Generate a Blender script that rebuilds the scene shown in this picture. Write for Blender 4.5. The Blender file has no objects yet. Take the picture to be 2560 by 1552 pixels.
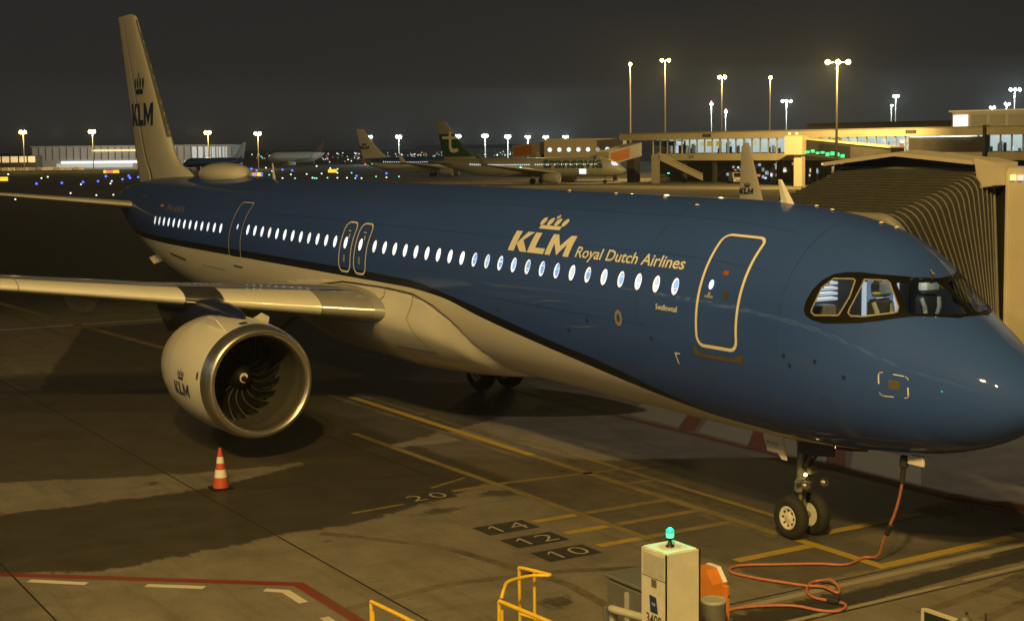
import bpy, bmesh, math, random
import numpy as np
from mathutils import Vector, Matrix
from mathutils.geometry import delaunay_2d_cdt
R = math.radians
HAZE = 0.00020
MASTW = 5500
rng = random.Random(7)
SC = bpy.context.scene
COL = SC.collection

# ------------------------------------------------------------------ camera
CAM = np.array([-14.031, 17.580, 6.836])
YAW, PIT, ROL = 1.02272, 0.08563, -0.01014          # heading from -y towards +x, pitch down, roll
FW = np.array([math.sin(YAW)*math.cos(PIT), -math.cos(YAW)*math.cos(PIT), -math.sin(PIT)])
_r = np.cross(FW, [0, 0, 1.0]); _r /= np.linalg.norm(_r); _u = np.cross(_r, FW)
RT = math.cos(ROL)*_r + math.sin(ROL)*_u
UP = -math.sin(ROL)*_r + math.cos(ROL)*_u
cd = bpy.data.cameras.new('camera'); cam = bpy.data.objects.new('camera', cd); COL.objects.link(cam)
cd.sensor_width = 36; cd.lens = 51.854; cd.shift_y = -0.03376; cd.clip_start = 0.1; cd.clip_end = 9000
cam.matrix_world = Matrix(((RT[0], UP[0], -FW[0], CAM[0]), (RT[1], UP[1], -FW[1], CAM[1]), (RT[2], UP[2], -FW[2], CAM[2]), (0, 0, 0, 1)))
SC.camera = cam

# ------------------------------------------------------------------ night sky
W = bpy.data.worlds.new('World'); SC.world = W; W.use_nodes = True
nt = W.node_tree; nt.nodes.clear()
n_out = nt.nodes.new('ShaderNodeOutputWorld'); n_bg = nt.nodes.new('ShaderNodeBackground')
n_sky = nt.nodes.new('ShaderNodeTexSky'); n_sky.sky_type = 'NISHITA'; n_sky.sun_disc = False
n_sky.sun_elevation = R(-7); n_sky.sun_rotation = R(250); n_sky.air_density = 1.5; n_sky.dust_density = 3
n_tc = nt.nodes.new('ShaderNodeTexCoord'); n_sep = nt.nodes.new('ShaderNodeSeparateXYZ')
n_ramp = nt.nodes.new('ShaderNodeValToRGB')             # town glow: a little stronger near the horizon
n_ramp.color_ramp.elements[0].position = 0.0; n_ramp.color_ramp.elements[0].color = (0.22, 0.21, 0.21, 1)
n_ramp.color_ramp.elements[1].position = 0.45; n_ramp.color_ramp.elements[1].color = (0.145, 0.15, 0.165, 1)
n_mix = nt.nodes.new('ShaderNodeMix'); n_mix.data_type = 'RGBA'; n_mix.blend_type = 'ADD'; n_mix.inputs[0].default_value = 1
L = nt.links
L.new(n_tc.outputs['Generated'], n_sep.inputs[0]); L.new(n_sep.outputs['Z'], n_ramp.inputs[0])
L.new(n_ramp.outputs['Color'], n_mix.inputs[6]); L.new(n_sky.outputs['Color'], n_mix.inputs[7])
L.new(n_mix.outputs[2], n_bg.inputs['Color']); n_bg.inputs['Strength'].default_value = 0.09
L.new(n_bg.outputs[0], n_out.inputs[0])
SC.view_settings.view_transform = 'Standard'; SC.view_settings.look = 'None'
SC.view_settings.exposure = 0; SC.view_settings.gamma = 1; SC.view_settings.use_curve_mapping = False
SC.render.engine = 'CYCLES'
SC.cycles.use_denoising = True; SC.cycles.max_bounces = 6; SC.cycles.sample_clamp_indirect = 4; SC.cycles.sample_clamp_direct = 0
SC.cycles.caustics_reflective = False; SC.cycles.caustics_refractive = False

# ------------------------------------------------------------------ apron floodlights (on the masts built below; the unseen port side one has no mast)
SODIUM = (1.0, 0.655, 0.185)
def lamp(name, loc, target, power, color, size=1.0, spot=None, blend=0.6):
    ld = bpy.data.lights.new(name, 'SPOT' if spot else 'POINT'); o = bpy.data.objects.new(name, ld); COL.objects.link(o)
    ld.energy = power; ld.color = color; ld.shadow_soft_size = size
    if spot: ld.spot_size = R(spot); ld.spot_blend = blend
    o.location = loc; o.rotation_euler = (Vector(target)-Vector(loc)).to_track_quat('-Z', 'Y').to_euler()
    return o
FLOODS = [((-16, 21.5, 21.5), (14, 2, 2), 36000), ((5.5, 28, 23), (14, 3, 2), 7500), ((-34, 36, 34), (30, 5, 5), 36000)]
lamp('floodlight_lamp', (-8, -34, 22), (11.5, -6.0, 0), 20000, (1.0, 0.84, 0.62), 0.7, 34, 0.9)
for loc, tgt, pw in FLOODS: lamp('floodlight_lamp', loc, tgt, pw, SODIUM, 0.7, 130, 0.5)

# ------------------------------------------------------------------ materials
def mat(name, col, rough=0.5, metal=0.0, coat=0.0, var=0.12, scale=3.0, bump=0.0, spec=0.5, emit=None, estr=0.0, grime=None):
    m = bpy.data.materials.new(name); m.use_nodes = True; t = m.node_tree; b = t.nodes['Principled BSDF']
    b.inputs['Roughness'].default_value = rough; b.inputs['Metallic'].default_value = metal
    b.inputs['Coat Weight'].default_value = coat; b.inputs['Coat Roughness'].default_value = 0.06
    b.inputs['Specular IOR Level'].default_value = spec
    tc = t.nodes.new('ShaderNodeTexCoord'); no = t.nodes.new('ShaderNodeTexNoise')
    no.inputs['Scale'].default_value = scale; no.inputs['Detail'].default_value = 6; no.inputs['Roughness'].default_value = 0.62
    t.links.new(tc.outputs['Object'], no.inputs['Vector'])
    rp = t.nodes.new('ShaderNodeValToRGB'); rp.color_ramp.elements[0].position = 0.3; rp.color_ramp.elements[1].position = 0.72
    lo = tuple(c*(1-var) for c in col); hi = tuple(min(1, c*(1+var)) for c in col)
    rp.color_ramp.elements[0].color = lo+(1,); rp.color_ramp.elements[1].color = hi+(1,)
    t.links.new(no.outputs['Fac'], rp.inputs[0]); t.links.new(rp.outputs['Color'], b.inputs['Base Color'])
    if bump:
        bp = t.nodes.new('ShaderNodeBump'); bp.inputs['Strength'].default_value = bump; bp.inputs['Distance'].default_value = 0.02
        t.links.new(no.outputs['Fac'], bp.inputs['Height']); t.links.new(bp.outputs[0], b.inputs['Normal'])
    if emit:
        b.inputs['Emission Color'].default_value = emit+(1,); b.inputs['Emission Strength'].default_value = estr
        m.cycles.emission_sampling = 'NONE'
    return m
M = {}
def dm(k, *a, **kw): M[k] = mat(k, *a, **kw)
dm('cream', (0.78, 0.76, 0.70), 0.32, coat=0.5, var=0.05, scale=1.2)
dm('white', (0.80, 0.79, 0.75), 0.35, coat=0.3, var=0.05)
dm('livery_white', (0.80, 0.78, 0.72), 0.4, var=0.04)
dm('navy', (0.012, 0.02, 0.07), 0.3, coat=0.4, var=0.1)
dm('tail_navy', (0.010, 0.035, 0.11), 0.35, var=0.08)
dm('wing_grey', (0.30, 0.31, 0.32), 0.35, coat=0.8, var=0.1, scale=1.0)
dm('slat', (0.72, 0.70, 0.64), 0.28, coat=0.4, var=0.06, scale=1.5)
dm('root_metal', (0.40, 0.39, 0.36), 0.22, metal=.3, coat=.5, var=.1)
dm('bare_metal', (0.62, 0.60, 0.56), 0.3, metal=0.9, var=0.08, scale=4)
dm('chrome', (0.60, 0.57, 0.50), 0.34, metal=0.95, var=0.06, scale=6)
dm('dark_metal', (0.07, 0.07, 0.07), 0.45, metal=0.5, var=0.2)
dm('blade', (0.030, 0.030, 0.032), 0.3, metal=0.6, var=0.15, scale=5)
dm('inlet_grey', (0.075, 0.072, 0.065), 0.5, var=0.1)
dm('barrel', (0.30, 0.30, 0.28), 0.5, var=0.08)
dm('black', (0.012, 0.012, 0.013), 0.45, var=0.2)
dm('seam', (0.06, 0.05, 0.04), 0.6, var=0.2)
dm('skin_seam', (0.012, 0.025, 0.09), 0.5, var=0.1)
dm('scuff', (0.10, 0.09, 0.06), 0.6, var=0.3, scale=6)
dm('mask_black', (0.005, 0.005, 0.005), 0.6, var=0.1, spec=0.12)
dm('rubber', (0.022, 0.022, 0.022), 0.8, var=0.3, scale=12, bump=0.3)
dm('rim', (0.70, 0.69, 0.64), 0.4, var=0.1, scale=14)
dm('gear_grey', (0.17, 0.17, 0.165), 0.4, var=0.2, scale=8)
dm('fabric', (0.030, 0.030, 0.030), 0.85, var=0.3, scale=5, bump=0.3)
dm('rib_shaded', (0.075, 0.072, 0.07), 0.7, var=0.3, scale=3)
dm('rib_dark', (0.17, 0.165, 0.16), 0.6, var=0.15, scale=6)
dm('rib_grey', (0.27, 0.245, 0.22), 0.6, var=0.15, scale=6)
dm('bridge_cream', (0.52, 0.47, 0.36), 0.5, var=0.06, scale=2)
dm('bridge_grey', (0.20, 0.20, 0.19), 0.6, var=0.12)
dm('placard_red', (0.35, 0.09, 0.05), 0.5)
dm('orange', (0.60, 0.20, 0.03), 0.5, var=0.1, scale=5)
dm('cable', (0.46, 0.17, 0.10), 0.6, var=0.2, scale=20)
dm('safety_yellow', (0.78, 0.50, 0.03), 0.4, var=0.12, scale=8)
dm('cabinet', (0.56, 0.55, 0.50), 0.5, var=0.12, scale=3)
dm('grey_plastic', (0.11, 0.115, 0.11), 0.5, var=0.15, scale=6)
dm('grey_pipe', (0.36, 0.36, 0.33), 0.5, var=0.15, scale=10)
dm('dark_glass', (0.02, 0.022, 0.024), 0.1, var=0.1)
dm('red', (0.55, 0.045, 0.02), 0.5, var=0.15, scale=8)
dm('cone_red', (0.58, 0.085, 0.045), 0.5, var=0.15, scale=12)
dm('cone_white', (0.82, 0.80, 0.76), 0.4, var=0.06, scale=12)
dm('red_sign', (0.5, 0.08, 0.05), 0.5, var=0.1)
dm('paint_dark', (0.030, 0.029, 0.027), 0.8, var=0.3, scale=5)
dm('joint', (0.018, 0.016, 0.012), 0.9, var=0.3)
dm('mast_grey', (0.42, 0.40, 0.37), 0.5, var=0.1)
dm('pier_band', (0.62, 0.56, 0.42), 0.6, var=0.08, scale=0.4)
dm('pier_dark', (0.05, 0.047, 0.043), 0.7, var=0.25, scale=0.5)
dm('pier_floor', (0.16, 0.15, 0.13), 0.8, var=0.2)
dm('hangar', (0.36, 0.36, 0.36), 0.6, var=0.12, scale=0.1)
dm('van_white', (0.75, 0.75, 0.72), 0.4, coat=0.4, var=0.05)
dm('tail_green', (0.02, 0.085, 0.06), 0.4, var=0.1)
dm('jet_grey', (0.34, 0.35, 0.32), 0.45, var=0.06, scale=0.6)
dm('klm_far_blue', (0.02, 0.10, 0.36), 0.35, var=0.08)
dm('maroon', (0.10, 0.02, 0.02), 0.5, var=0.1)
dm('treeline', (0.02, 0.024, 0.018), 0.9, var=0.4, scale=0.05)
dm('screen_dark', (0.02, 0.03, 0.035), 0.25, var=0.1)
dm('sheepskin', (0.75, 0.73, 0.62), 0.95, var=0.15, scale=30, bump=0.6)
dm('seat_cloth', (0.06, 0.06, 0.06), 0.9, var=0.2, scale=20)
dm('cockpit_wall', (0.16, 0.16, 0.16), 0.7, var=0.15)
def worn(k, col, base, keep, scale=2.2):
    m = bpy.data.materials.new(k); m.use_nodes = True; t = m.node_tree; b = t.nodes['Principled BSDF']; b.inputs['Roughness'].default_value = .8; b.inputs['Specular IOR Level'].default_value = .2
    tc = t.nodes.new('ShaderNodeNewGeometry'); rp = t.nodes.new('ShaderNodeValToRGB'); mx = t.nodes.new('ShaderNodeMath'); mx.operation = 'MULTIPLY_ADD'; mx.inputs[1].default_value = .55
    n1 = t.nodes.new('ShaderNodeTexNoise'); n1.inputs['Scale'].default_value = scale; n1.inputs['Detail'].default_value = 9; n1.inputs['Roughness'].default_value = .75
    n2 = t.nodes.new('ShaderNodeTexNoise'); n2.inputs['Scale'].default_value = .45; n2.inputs['Detail'].default_value = 3; t.links.new(tc.outputs['Position'], n1.inputs['Vector']); t.links.new(tc.outputs['Position'], n2.inputs['Vector'])
    t.links.new(n1.outputs['Fac'], mx.inputs[0]); ad = t.nodes.new('ShaderNodeMath'); ad.operation = 'MULTIPLY'; ad.inputs[1].default_value = .45; t.links.new(n2.outputs['Fac'], ad.inputs[0]); t.links.new(ad.outputs[0], mx.inputs[2])
    e = rp.color_ramp.elements; e[0].position = .5-keep*.3-.10; e[1].position = .5-keep*.3+.14; e[0].color = base+(1,); e[1].color = col+(1,)
    t.links.new(mx.outputs[0], rp.inputs[0]); t.links.new(rp.outputs[0], b.inputs['Base Color']); M[k] = m
worn('paint_yellow', (0.40, 0.28, 0.05), (0.16, 0.125, 0.07), .62); worn('paint_yellow_worn', (0.25, 0.19, 0.085), (0.10, 0.085, 0.06), .28)
worn('paint_white', (0.58, 0.54, 0.45), (0.24, 0.21, 0.16), .5); worn('number_white', (0.36, 0.33, 0.27), (0.06, 0.055, 0.05), .75); worn('paint_red', (0.20, 0.028, 0.025), (0.13, 0.075, 0.055), .25)
worn('strip_pale', (0.30, 0.27, 0.21), (0.16, 0.14, 0.105), .8)
worn('pale_concrete', (0.30, 0.27, 0.215), (0.13, 0.115, 0.09), .1, 1.1)
def em(k, col, s, **kw): dm(k, tuple(min(.8, c) for c in col), 0.4, emit=col, estr=s, var=0.05, **kw)
em('cabin_light', (0.80, 0.90, 1.0), 1.1)
em('cabin_blue', (0.16, 0.36, 0.80), 0.75)
em('view_pale', (0.46, 0.62, 0.86), 0.75)
em('view_blue', (0.24, 0.46, 0.92), 0.8)
em('warm_window', (1.0, 0.80, 0.42), 0.9)
em('cool_window', (0.82, 0.92, 1.0), 1.0)
em('sodium_glow', (1.0, 0.70, 0.30), 3.2)
em('white_glow', (0.88, 1.0, 0.92), 3.0)
em('red_glow', (1.0, 0.08, 0.07), 3.0)
em('green_glow', (0.02, 1.0, 0.45), 4.0)
em('green_dim', (0.03, 0.7, 0.32), 1.2)
em('blue_glow', (0.06, 0.12, 1.0), 3.0)
em('taxi_white', (0.85, 1.0, 0.9), 2.0)
em('taxi_green', (0.2, 1.0, 0.6), 1.8)
em('sign_yellow', (1.0, 0.70, 0.05), 1.2)
em('sign_pink', (1.0, 0.32, 0.28), 0.9)
em('hangar_strip', (0.80, 0.88, 1.0), 1.6)
em('hangar_lit', (0.62, 0.70, 0.74), 0.32)
em('hangar_warm', (1.0, 0.72, 0.36), 0.62)
em('yellow_box', (1.0, 0.60, 0.03), 0.95)
em('blue_screen', (0.35, 0.62, 1.0), 0.9)
em('lounge', (0.88, 0.92, 0.80), 0.85)
em('shop', (1.0, 0.92, 0.78), 1.3)
em('shop_red', (0.9, 0.25, 0.18), 0.7)
em('beacon_green', (0.0, 1.0, 0.30), 1.2)
em('beacon_white', (0.10, 1.0, 0.45), 1.4)
em('door_light', (0.72, 0.80, 0.95), 0.55)
em('amber_glow', (1.0, 0.75, 0.2), 5.0)
em('doorway_blue', (0.25, 0.33, 0.48), 0.3)
em('ceiling_strip', (0.95, 1.0, 0.95), 6.0)
em('bridge_window', (0.55, 0.66, 0.85), 0.3)
em('cockpit_glow', (0.9, 0.95, 1.0), 0.62)

# fuselage paint: blue over a navy cheat line over cream, split where the two height attributes cross zero
def paint_fuselage():
    m = bpy.data.materials.new('fuselage_paint'); m.use_nodes = True; t = m.node_tree; b = t.nodes['Principled BSDF']
    def attr(n):
        a = t.nodes.new('ShaderNodeAttribute'); a.attribute_name = n; return a.outputs['Fac']
    def gt(s):
        g = t.nodes.new('ShaderNodeMath'); g.operation = 'GREATER_THAN'; g.inputs[1].default_value = 0; t.links.new(s, g.inputs[0]); return g.outputs[0]
    tc = t.nodes.new('ShaderNodeTexCoord'); no = t.nodes.new('ShaderNodeTexNoise'); no.inputs['Scale'].default_value = 0.9; no.inputs['Detail'].default_value = 8
    mp = t.nodes.new('ShaderNodeMapping'); mp.inputs['Scale'].default_value = (0.35, 1, 1.6)
    t.links.new(tc.outputs['Object'], mp.inputs[0]); t.links.new(mp.outputs[0], no.inputs['Vector'])
    def mixc(f, a, bb):
        x = t.nodes.new('ShaderNodeMix'); x.data_type = 'RGBA'
        if hasattr(f, 'is_linked'): t.links.new(f, x.inputs[0])
        else: x.inputs[0].default_value = f
        for k, v in ((6, a), (7, bb)):
            if isinstance(v, tuple): x.inputs[k].default_value = v+(1,)
            else: t.links.new(v, x.inputs[k])
        return x.outputs[2]
    cream = mixc(no.outputs['Fac'], (0.70, 0.67, 0.60), (0.80, 0.78, 0.72))
    blue = mixc(no.outputs['Fac'], BLUE_A, BLUE_B)
    c1 = mixc(gt(attr('above_cream')), cream, (0.010, 0.014, 0.035))
    c2 = mixc(gt(attr('above_navy')), c1, blue)
    t.links.new(c2, b.inputs['Base Color'])
    b.inputs['Roughness'].default_value = 0.55; b.inputs['Specular IOR Level'].default_value = 0.08; b.inputs['Coat Weight'].default_value = 0.45; b.inputs['Coat Roughness'].default_value = 0.03
    no2 = t.nodes.new('ShaderNodeTexNoise'); no2.inputs['Scale'].default_value = 1.3; no2.inputs['Detail'].default_value = 2
    t.links.new(tc.outputs['Object'], no2.inputs['Vector'])
    bp = t.nodes.new('ShaderNodeBump'); bp.inputs['Strength'].default_value = 0.05; bp.inputs['Distance'].default_value = 0.05
    t.links.new(no2.outputs['Fac'], bp.inputs['Height']); t.links.new(bp.outputs[0], b.inputs['Coat Normal'])
    return m
BLUE_A = (0.029, 0.074, 0.315); BLUE_B = (0.039, 0.090, 0.37)
M['fuselage_paint'] = paint_fuselage()
def glass_mat():
    m = bpy.data.materials.new('window_glass'); m.use_nodes = True; t = m.node_tree; t.nodes.clear()
    o = t.nodes.new('ShaderNodeOutputMaterial'); mx = t.nodes.new('ShaderNodeMixShader'); tr = t.nodes.new('ShaderNodeBsdfTransparent'); gl = t.nodes.new('ShaderNodeBsdfGlossy')
    gl.inputs['Roughness'].default_value = 0.02; tr.inputs['Color'].default_value = (0.66, 0.72, 0.76, 1)
    no = t.nodes.new('ShaderNodeTexNoise'); no.inputs['Scale'].default_value = 2
    ml = t.nodes.new('ShaderNodeMath'); ml.operation = 'MULTIPLY'; ml.inputs[1].default_value = 0.14
    t.links.new(no.outputs['Fac'], ml.inputs[0]); t.links.new(ml.outputs[0], mx.inputs[0])
    t.links.new(tr.outputs[0], mx.inputs[1]); t.links.new(gl.outputs[0], mx.inputs[2]); t.links.new(mx.outputs[0], o.inputs[0])
    return m
M['glass'] = glass_mat()

# ------------------------------------------------------------------ object helpers
def thing(name, label, cat, loc=(0, 0, 0), rotz=0.0, group=None):
    o = bpy.data.objects.new(name, None); COL.objects.link(o); o.empty_display_size = 0.2
    o.location = loc; o.rotation_euler = (0, 0, rotz); tag(o, label, cat, group); return o
def tag(o, label=None, cat=None, group=None, kind=None):
    for k, v in (('label', label), ('category', cat), ('group', group), ('kind', kind)):
        if v: o[k] = v
    return o
def mk(name, verts, faces, m, parent=None, smooth=False, mats=None, fm=None, off=None, prune=False):
    v = np.asarray(verts, float); faces = [tuple(int(i) for i in f) for f in faces]; us_ = sorted({i for f in faces for i in f})
    if prune and len(us_) < len(v): mp_ = {a: b for b, a in enumerate(us_)}; v = v[us_]; faces = [tuple(mp_[i] for i in f) for f in faces]
    if off is not None: v = v - np.asarray(off, float)
    me = bpy.data.meshes.new(name); me.from_pydata(v.tolist(), [], faces)
    for k in (mats or [m]): me.materials.append(M[k] if isinstance(k, str) else k)
    if fm is not None: me.polygons.foreach_set('material_index', list(map(int, fm)))
    if smooth: me.polygons.foreach_set('use_smooth', [True]*len(me.polygons))
    me.update(); o = bpy.data.objects.new(name, me); COL.objects.link(o)
    if parent is not None: o.parent = parent
    return o
def inst(src, parent=None, loc=None, rotz=None):
    o = src.copy(); COL.objects.link(o)
    if parent is not None: o.parent = parent
    if loc is not None: o.location = loc
    if rotz is not None: o.rotation_euler = (0, 0, rotz)
    return o
def copy_tree(root, loc, rotz, label=None):
    r = inst(root, None, loc, rotz)
    if label: r['label'] = label
    for c in list(root.children):
        a = inst(c, r)
        for g in list(c.children): inst(g, a)
    return r
class MB:
    def __init__(s, xf=None): s.v = []; s.f = []; s.sm = []; s.mi = []; s.xf = xf; s.cur = 0
    def add(s, v, f, smooth=False):
        b = len(s.v); s.v += [tuple(map(float, p)) for p in v]; s.f += [tuple(b+i for i in q) for q in f]
        s.sm += [smooth]*len(f); s.mi += [s.cur]*len(f); return s
    def box(s, x0, x1, y0, y1, z0, z1, bev=0.0):
        if bev:
            b = bev; pts = []
            for z, k in ((z0, b), (z0+b, 0), (z1-b, 0), (z1, b)):
                a = b if k == 0 else 2*b
                pts.append([(x0+a, y0+k, z), (x1-a, y0+k, z), (x1-k, y0+a, z), (x1-k, y1-a, z), (x1-a, y1-k, z), (x0+a, y1-k, z), (x0+k, y1-a, z), (x0+k, y0+a, z)])
            v = [p for r in pts for p in r]; f = [tuple(range(7, -1, -1)), tuple(range(24, 32))]
            for i in range(3):
                for j in range(8): f.append((i*8+j, i*8+(j+1) % 8, (i+1)*8+(j+1) % 8, (i+1)*8+j))
            return s.add(v, f)
        v = [(x, y, z) for z in (z0, z1) for y in (y0, y1) for x in (x0, x1)]
        return s.add(v, [(0, 2, 3, 1), (4, 5, 7, 6), (0, 1, 5, 4), (2, 6, 7, 3), (0, 4, 6, 2), (1, 3, 7, 5)])
    def tube(s, path, r, n=8, cap=True, closed=False):
        P = [Vector(p) for p in path]; N = len(P); rs = r if hasattr(r, '__len__') else [r]*N
        up = Vector((0, 0, 1)); v = []; f = []; prev = None
        for i in range(N):
            if closed: t = (P[(i+1) % N]-P[i-1])
            else: t = P[min(i+1, N-1)]-P[max(i-1, 0)]
            t.normalize()
            if prev is None:
                a = up if abs(t.z) < 0.9 else Vector((1, 0, 0)); u = t.cross(a).normalized()
            else:
                u = (prev-t*prev.dot(t)); u = u.normalized() if u.length > 1e-6 else t.orthogonal().normalized()
            prev = u; w = t.cross(u)
            for k in range(n):
                a = 2*math.pi*k/n; v.append(P[i]+(u*math.cos(a)+w*math.sin(a))*rs[i])
        for i in range(N if closed else N-1):
            for k in range(n): f.append((i*n+k, i*n+(k+1) % n, ((i+1) % N)*n+(k+1) % n, ((i+1) % N)*n+k))
        s.add(v, f, True)
        if cap and not closed: s.add(v[:n], [tuple(range(n-1, -1, -1))]); s.add(v[-n:], [tuple(range(n))])
        return s
    def lathe(s, prof, c=(0, 0, 0), axis='z', n=24, smooth=True):
        """prof: (radius, height along the axis)"""
        v = []; f = []
        for r, h in prof:
            for k in range(n):
                a = 2*math.pi*k/n; p = (r*math.cos(a), r*math.sin(a), h)
                if axis == 'x': p = (h, p[0], p[1])
                if axis == 'y': p = (p[1], h, p[0])
                v.append((p[0]+c[0], p[1]+c[1], p[2]+c[2]))
        for i in range(len(prof)-1):
            for k in range(n): f.append((i*n+k, i*n+(k+1) % n, (i+1)*n+(k+1) % n, (i+1)*n+k))
        s.add(v, f, smooth)
        if prof[0][0] > 1e-4: s.add(v[:n], [tuple(range(n-1, -1, -1))])
        if prof[-1][0] > 1e-4: s.add(v[-n:], [tuple(range(n))])
        return s
    def ribbon(s, pts, w, z):
        """flat painted stripe along a polyline on the ground"""
        P = [np.array(p[:2], float) for p in pts]; v = []; 
        for i, p in enumerate(P):
            d0 = P[i]-P[i-1] if i else P[1]-P[0]; d1 = P[i+1]-P[i] if i < len(P)-1 else d0
            d0 = d0/np.linalg.norm(d0); d1 = d1/np.linalg.norm(d1); n0 = np.array([-d0[1], d0[0]]); n1 = np.array([-d1[1], d1[0]])
            n = n0+n1; n /= np.linalg.norm(n); k = w/2/max(0.3, n@n1)
            v += [(p[0]+n[0]*k, p[1]+n[1]*k, z), (p[0]-n[0]*k, p[1]-n[1]*k, z)]
        return s.add(v, [(2*i, 2*i+1, 2*i+3, 2*i+2) for i in range(len(P)-1)])
    def loft(s, secs, cap=True, smooth=True):
        n = len(secs[0]); v = [p for q in secs for p in q]; f = []
        for i in range(len(secs)-1):
            for k in range(n): f.append((i*n+k, i*n+(k+1) % n, (i+1)*n+(k+1) % n, (i+1)*n+k))
        s.add(v, f, smooth)
        if cap: s.add(secs[0], [tuple(range(n-1, -1, -1))]); s.add(secs[-1], [tuple(range(n))])
        return s
    def build(s, name, m, parent=None, mats=None, off=None):
        v = s.v if s.xf is None else [s.xf(p) for p in s.v]
        o = mk(name, v, s.f, m, parent, mats=mats, fm=s.mi if mats else None, off=off)
        o.data.polygons.foreach_set('use_smooth', s.sm); o.data.update(); return o
_deps = {}
def text_mesh(txt, size=1.0, bold=0.0, shear=0.0, xs=1.0):
    cu = bpy.data.curves.new('lettering', 'FONT'); cu.body = txt; cu.size = size; cu.offset = bold; cu.shear = shear; cu.resolution_u = 4
    o = bpy.data.objects.new('lettering', cu); COL.objects.link(o); bpy.context.view_layer.update()
    me = bpy.data.meshes.new_from_object(o.evaluated_get(bpy.context.evaluated_depsgraph_get()))
    bpy.data.objects.remove(o); v = np.array([q.co[:] for q in me.vertices])[:, :2]; f = [tuple(p.vertices) for p in me.polygons]
    bpy.data.meshes.remove(me); v[:, 0] *= xs; return v, f
def fit_text(txt, w, h, bold=0.0, shear=0.0):
    v, f = text_mesh(txt, 1.0, bold, shear); mn = v.min(0); mx = v.max(0); s = np.array([w, h])/(mx-mn)
    return (v-mn)*s, f
def slice_mesh(v2, f, step, axis=1):
    bm = bmesh.new(); vs = [bm.verts.new((p[0], p[1], 0)) for p in v2]
    for q in f:
        try: bm.faces.new([vs[i] for i in q])
        except ValueError: pass
    lo, hi = v2[:, axis].min(), v2[:, axis].max(); k = math.floor(lo/step)+1
    while k*step < hi-1e-6:
        pl = [0, 0, 0]; no = [0, 0, 0]; pl[axis] = k*step; no[axis] = 1
        bmesh.ops.bisect_plane(bm, geom=bm.verts[:]+bm.edges[:]+bm.faces[:], plane_co=pl, plane_no=no, dist=1e-5); k += 1
    bm.verts.index_update(); V = np.array([q.co[:] for q in bm.verts])[:, :2]; F = [tuple(w.index for w in p.verts) for p in bm.faces]
    bm.free(); return V, F
def poly_mesh(polys):
    """flat 2-D polygons (convex or simple) -> verts, faces"""
    v = []; f = []
    for p in polys: f.append(tuple(range(len(v), len(v)+len(p)))); v += list(p)
    return np.array(v, float), f
def ell(cx, cy, a, b, n=16, rot=0.0):
    return [(cx+a*math.cos(t)*math.cos(rot)-b*math.sin(t)*math.sin(rot), cy+a*math.cos(t)*math.sin(rot)+b*math.sin(t)*math.cos(rot)) for t in [2*math.pi*k/n for k in range(n)]]
# the emblem: crown over three letters, unit = letter height, letters 0..4.85 wide
def klm_letters():
    K = [[(0, 0), (.5, 0), (.5, 1), (0, 1)], [(.5, .36), (.98, 1), (1.52, 1), (.86, .5)], [(.5, .36), (.86, .62), (1.58, 0), (1.0, 0)]]
    Lt = [[(1.62, .26), (2.12, .26), (2.12, 1), (1.62, 1)], [(1.62, 0), (2.92, 0), (2.92, .26), (1.62, .26)]]
    Mt = [[(3.04, 0), (3.46, 0), (3.46, 1), (3.04, 1)], [(4.44, 0), (4.86, 0), (4.86, 1), (4.44, 1)], [(3.46, 1), (3.46, .56), (3.95, .02), (3.95, .46)], [(3.95, .46), (3.95, .02), (4.44, .56), (4.44, 1)]]
    return K+Lt+Mt
def crown_shapes(cx=2.43, y0=1.22):
    bar = [(cx-.83, y0), (cx+.83, y0), (cx+.83, y0+.2), (cx-.83, y0+.2)]
    ov = [ell(cx+d, y0+.43, .235, .185, 14, math.pi/2-d*.12) for d in (-.86, -.29, .29, .86)]
    c = (cx, y0+.74); k = .045
    cross = [[(c[0]-k, c[1]-.14), (c[0]+k, c[1]-.14), (c[0]+k, c[1]+.14), (c[0]-k, c[1]+.14)], [(c[0]-.13, c[1]-k), (c[0]-k, c[1]-k), (c[0]-k, c[1]+k), (c[0]-.13, c[1]+k)], [(c[0]+k, c[1]-k), (c[0]+.13, c[1]-k), (c[0]+.13, c[1]+k), (c[0]+k, c[1]+k)]]
    return [bar]+ov+cross

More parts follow.
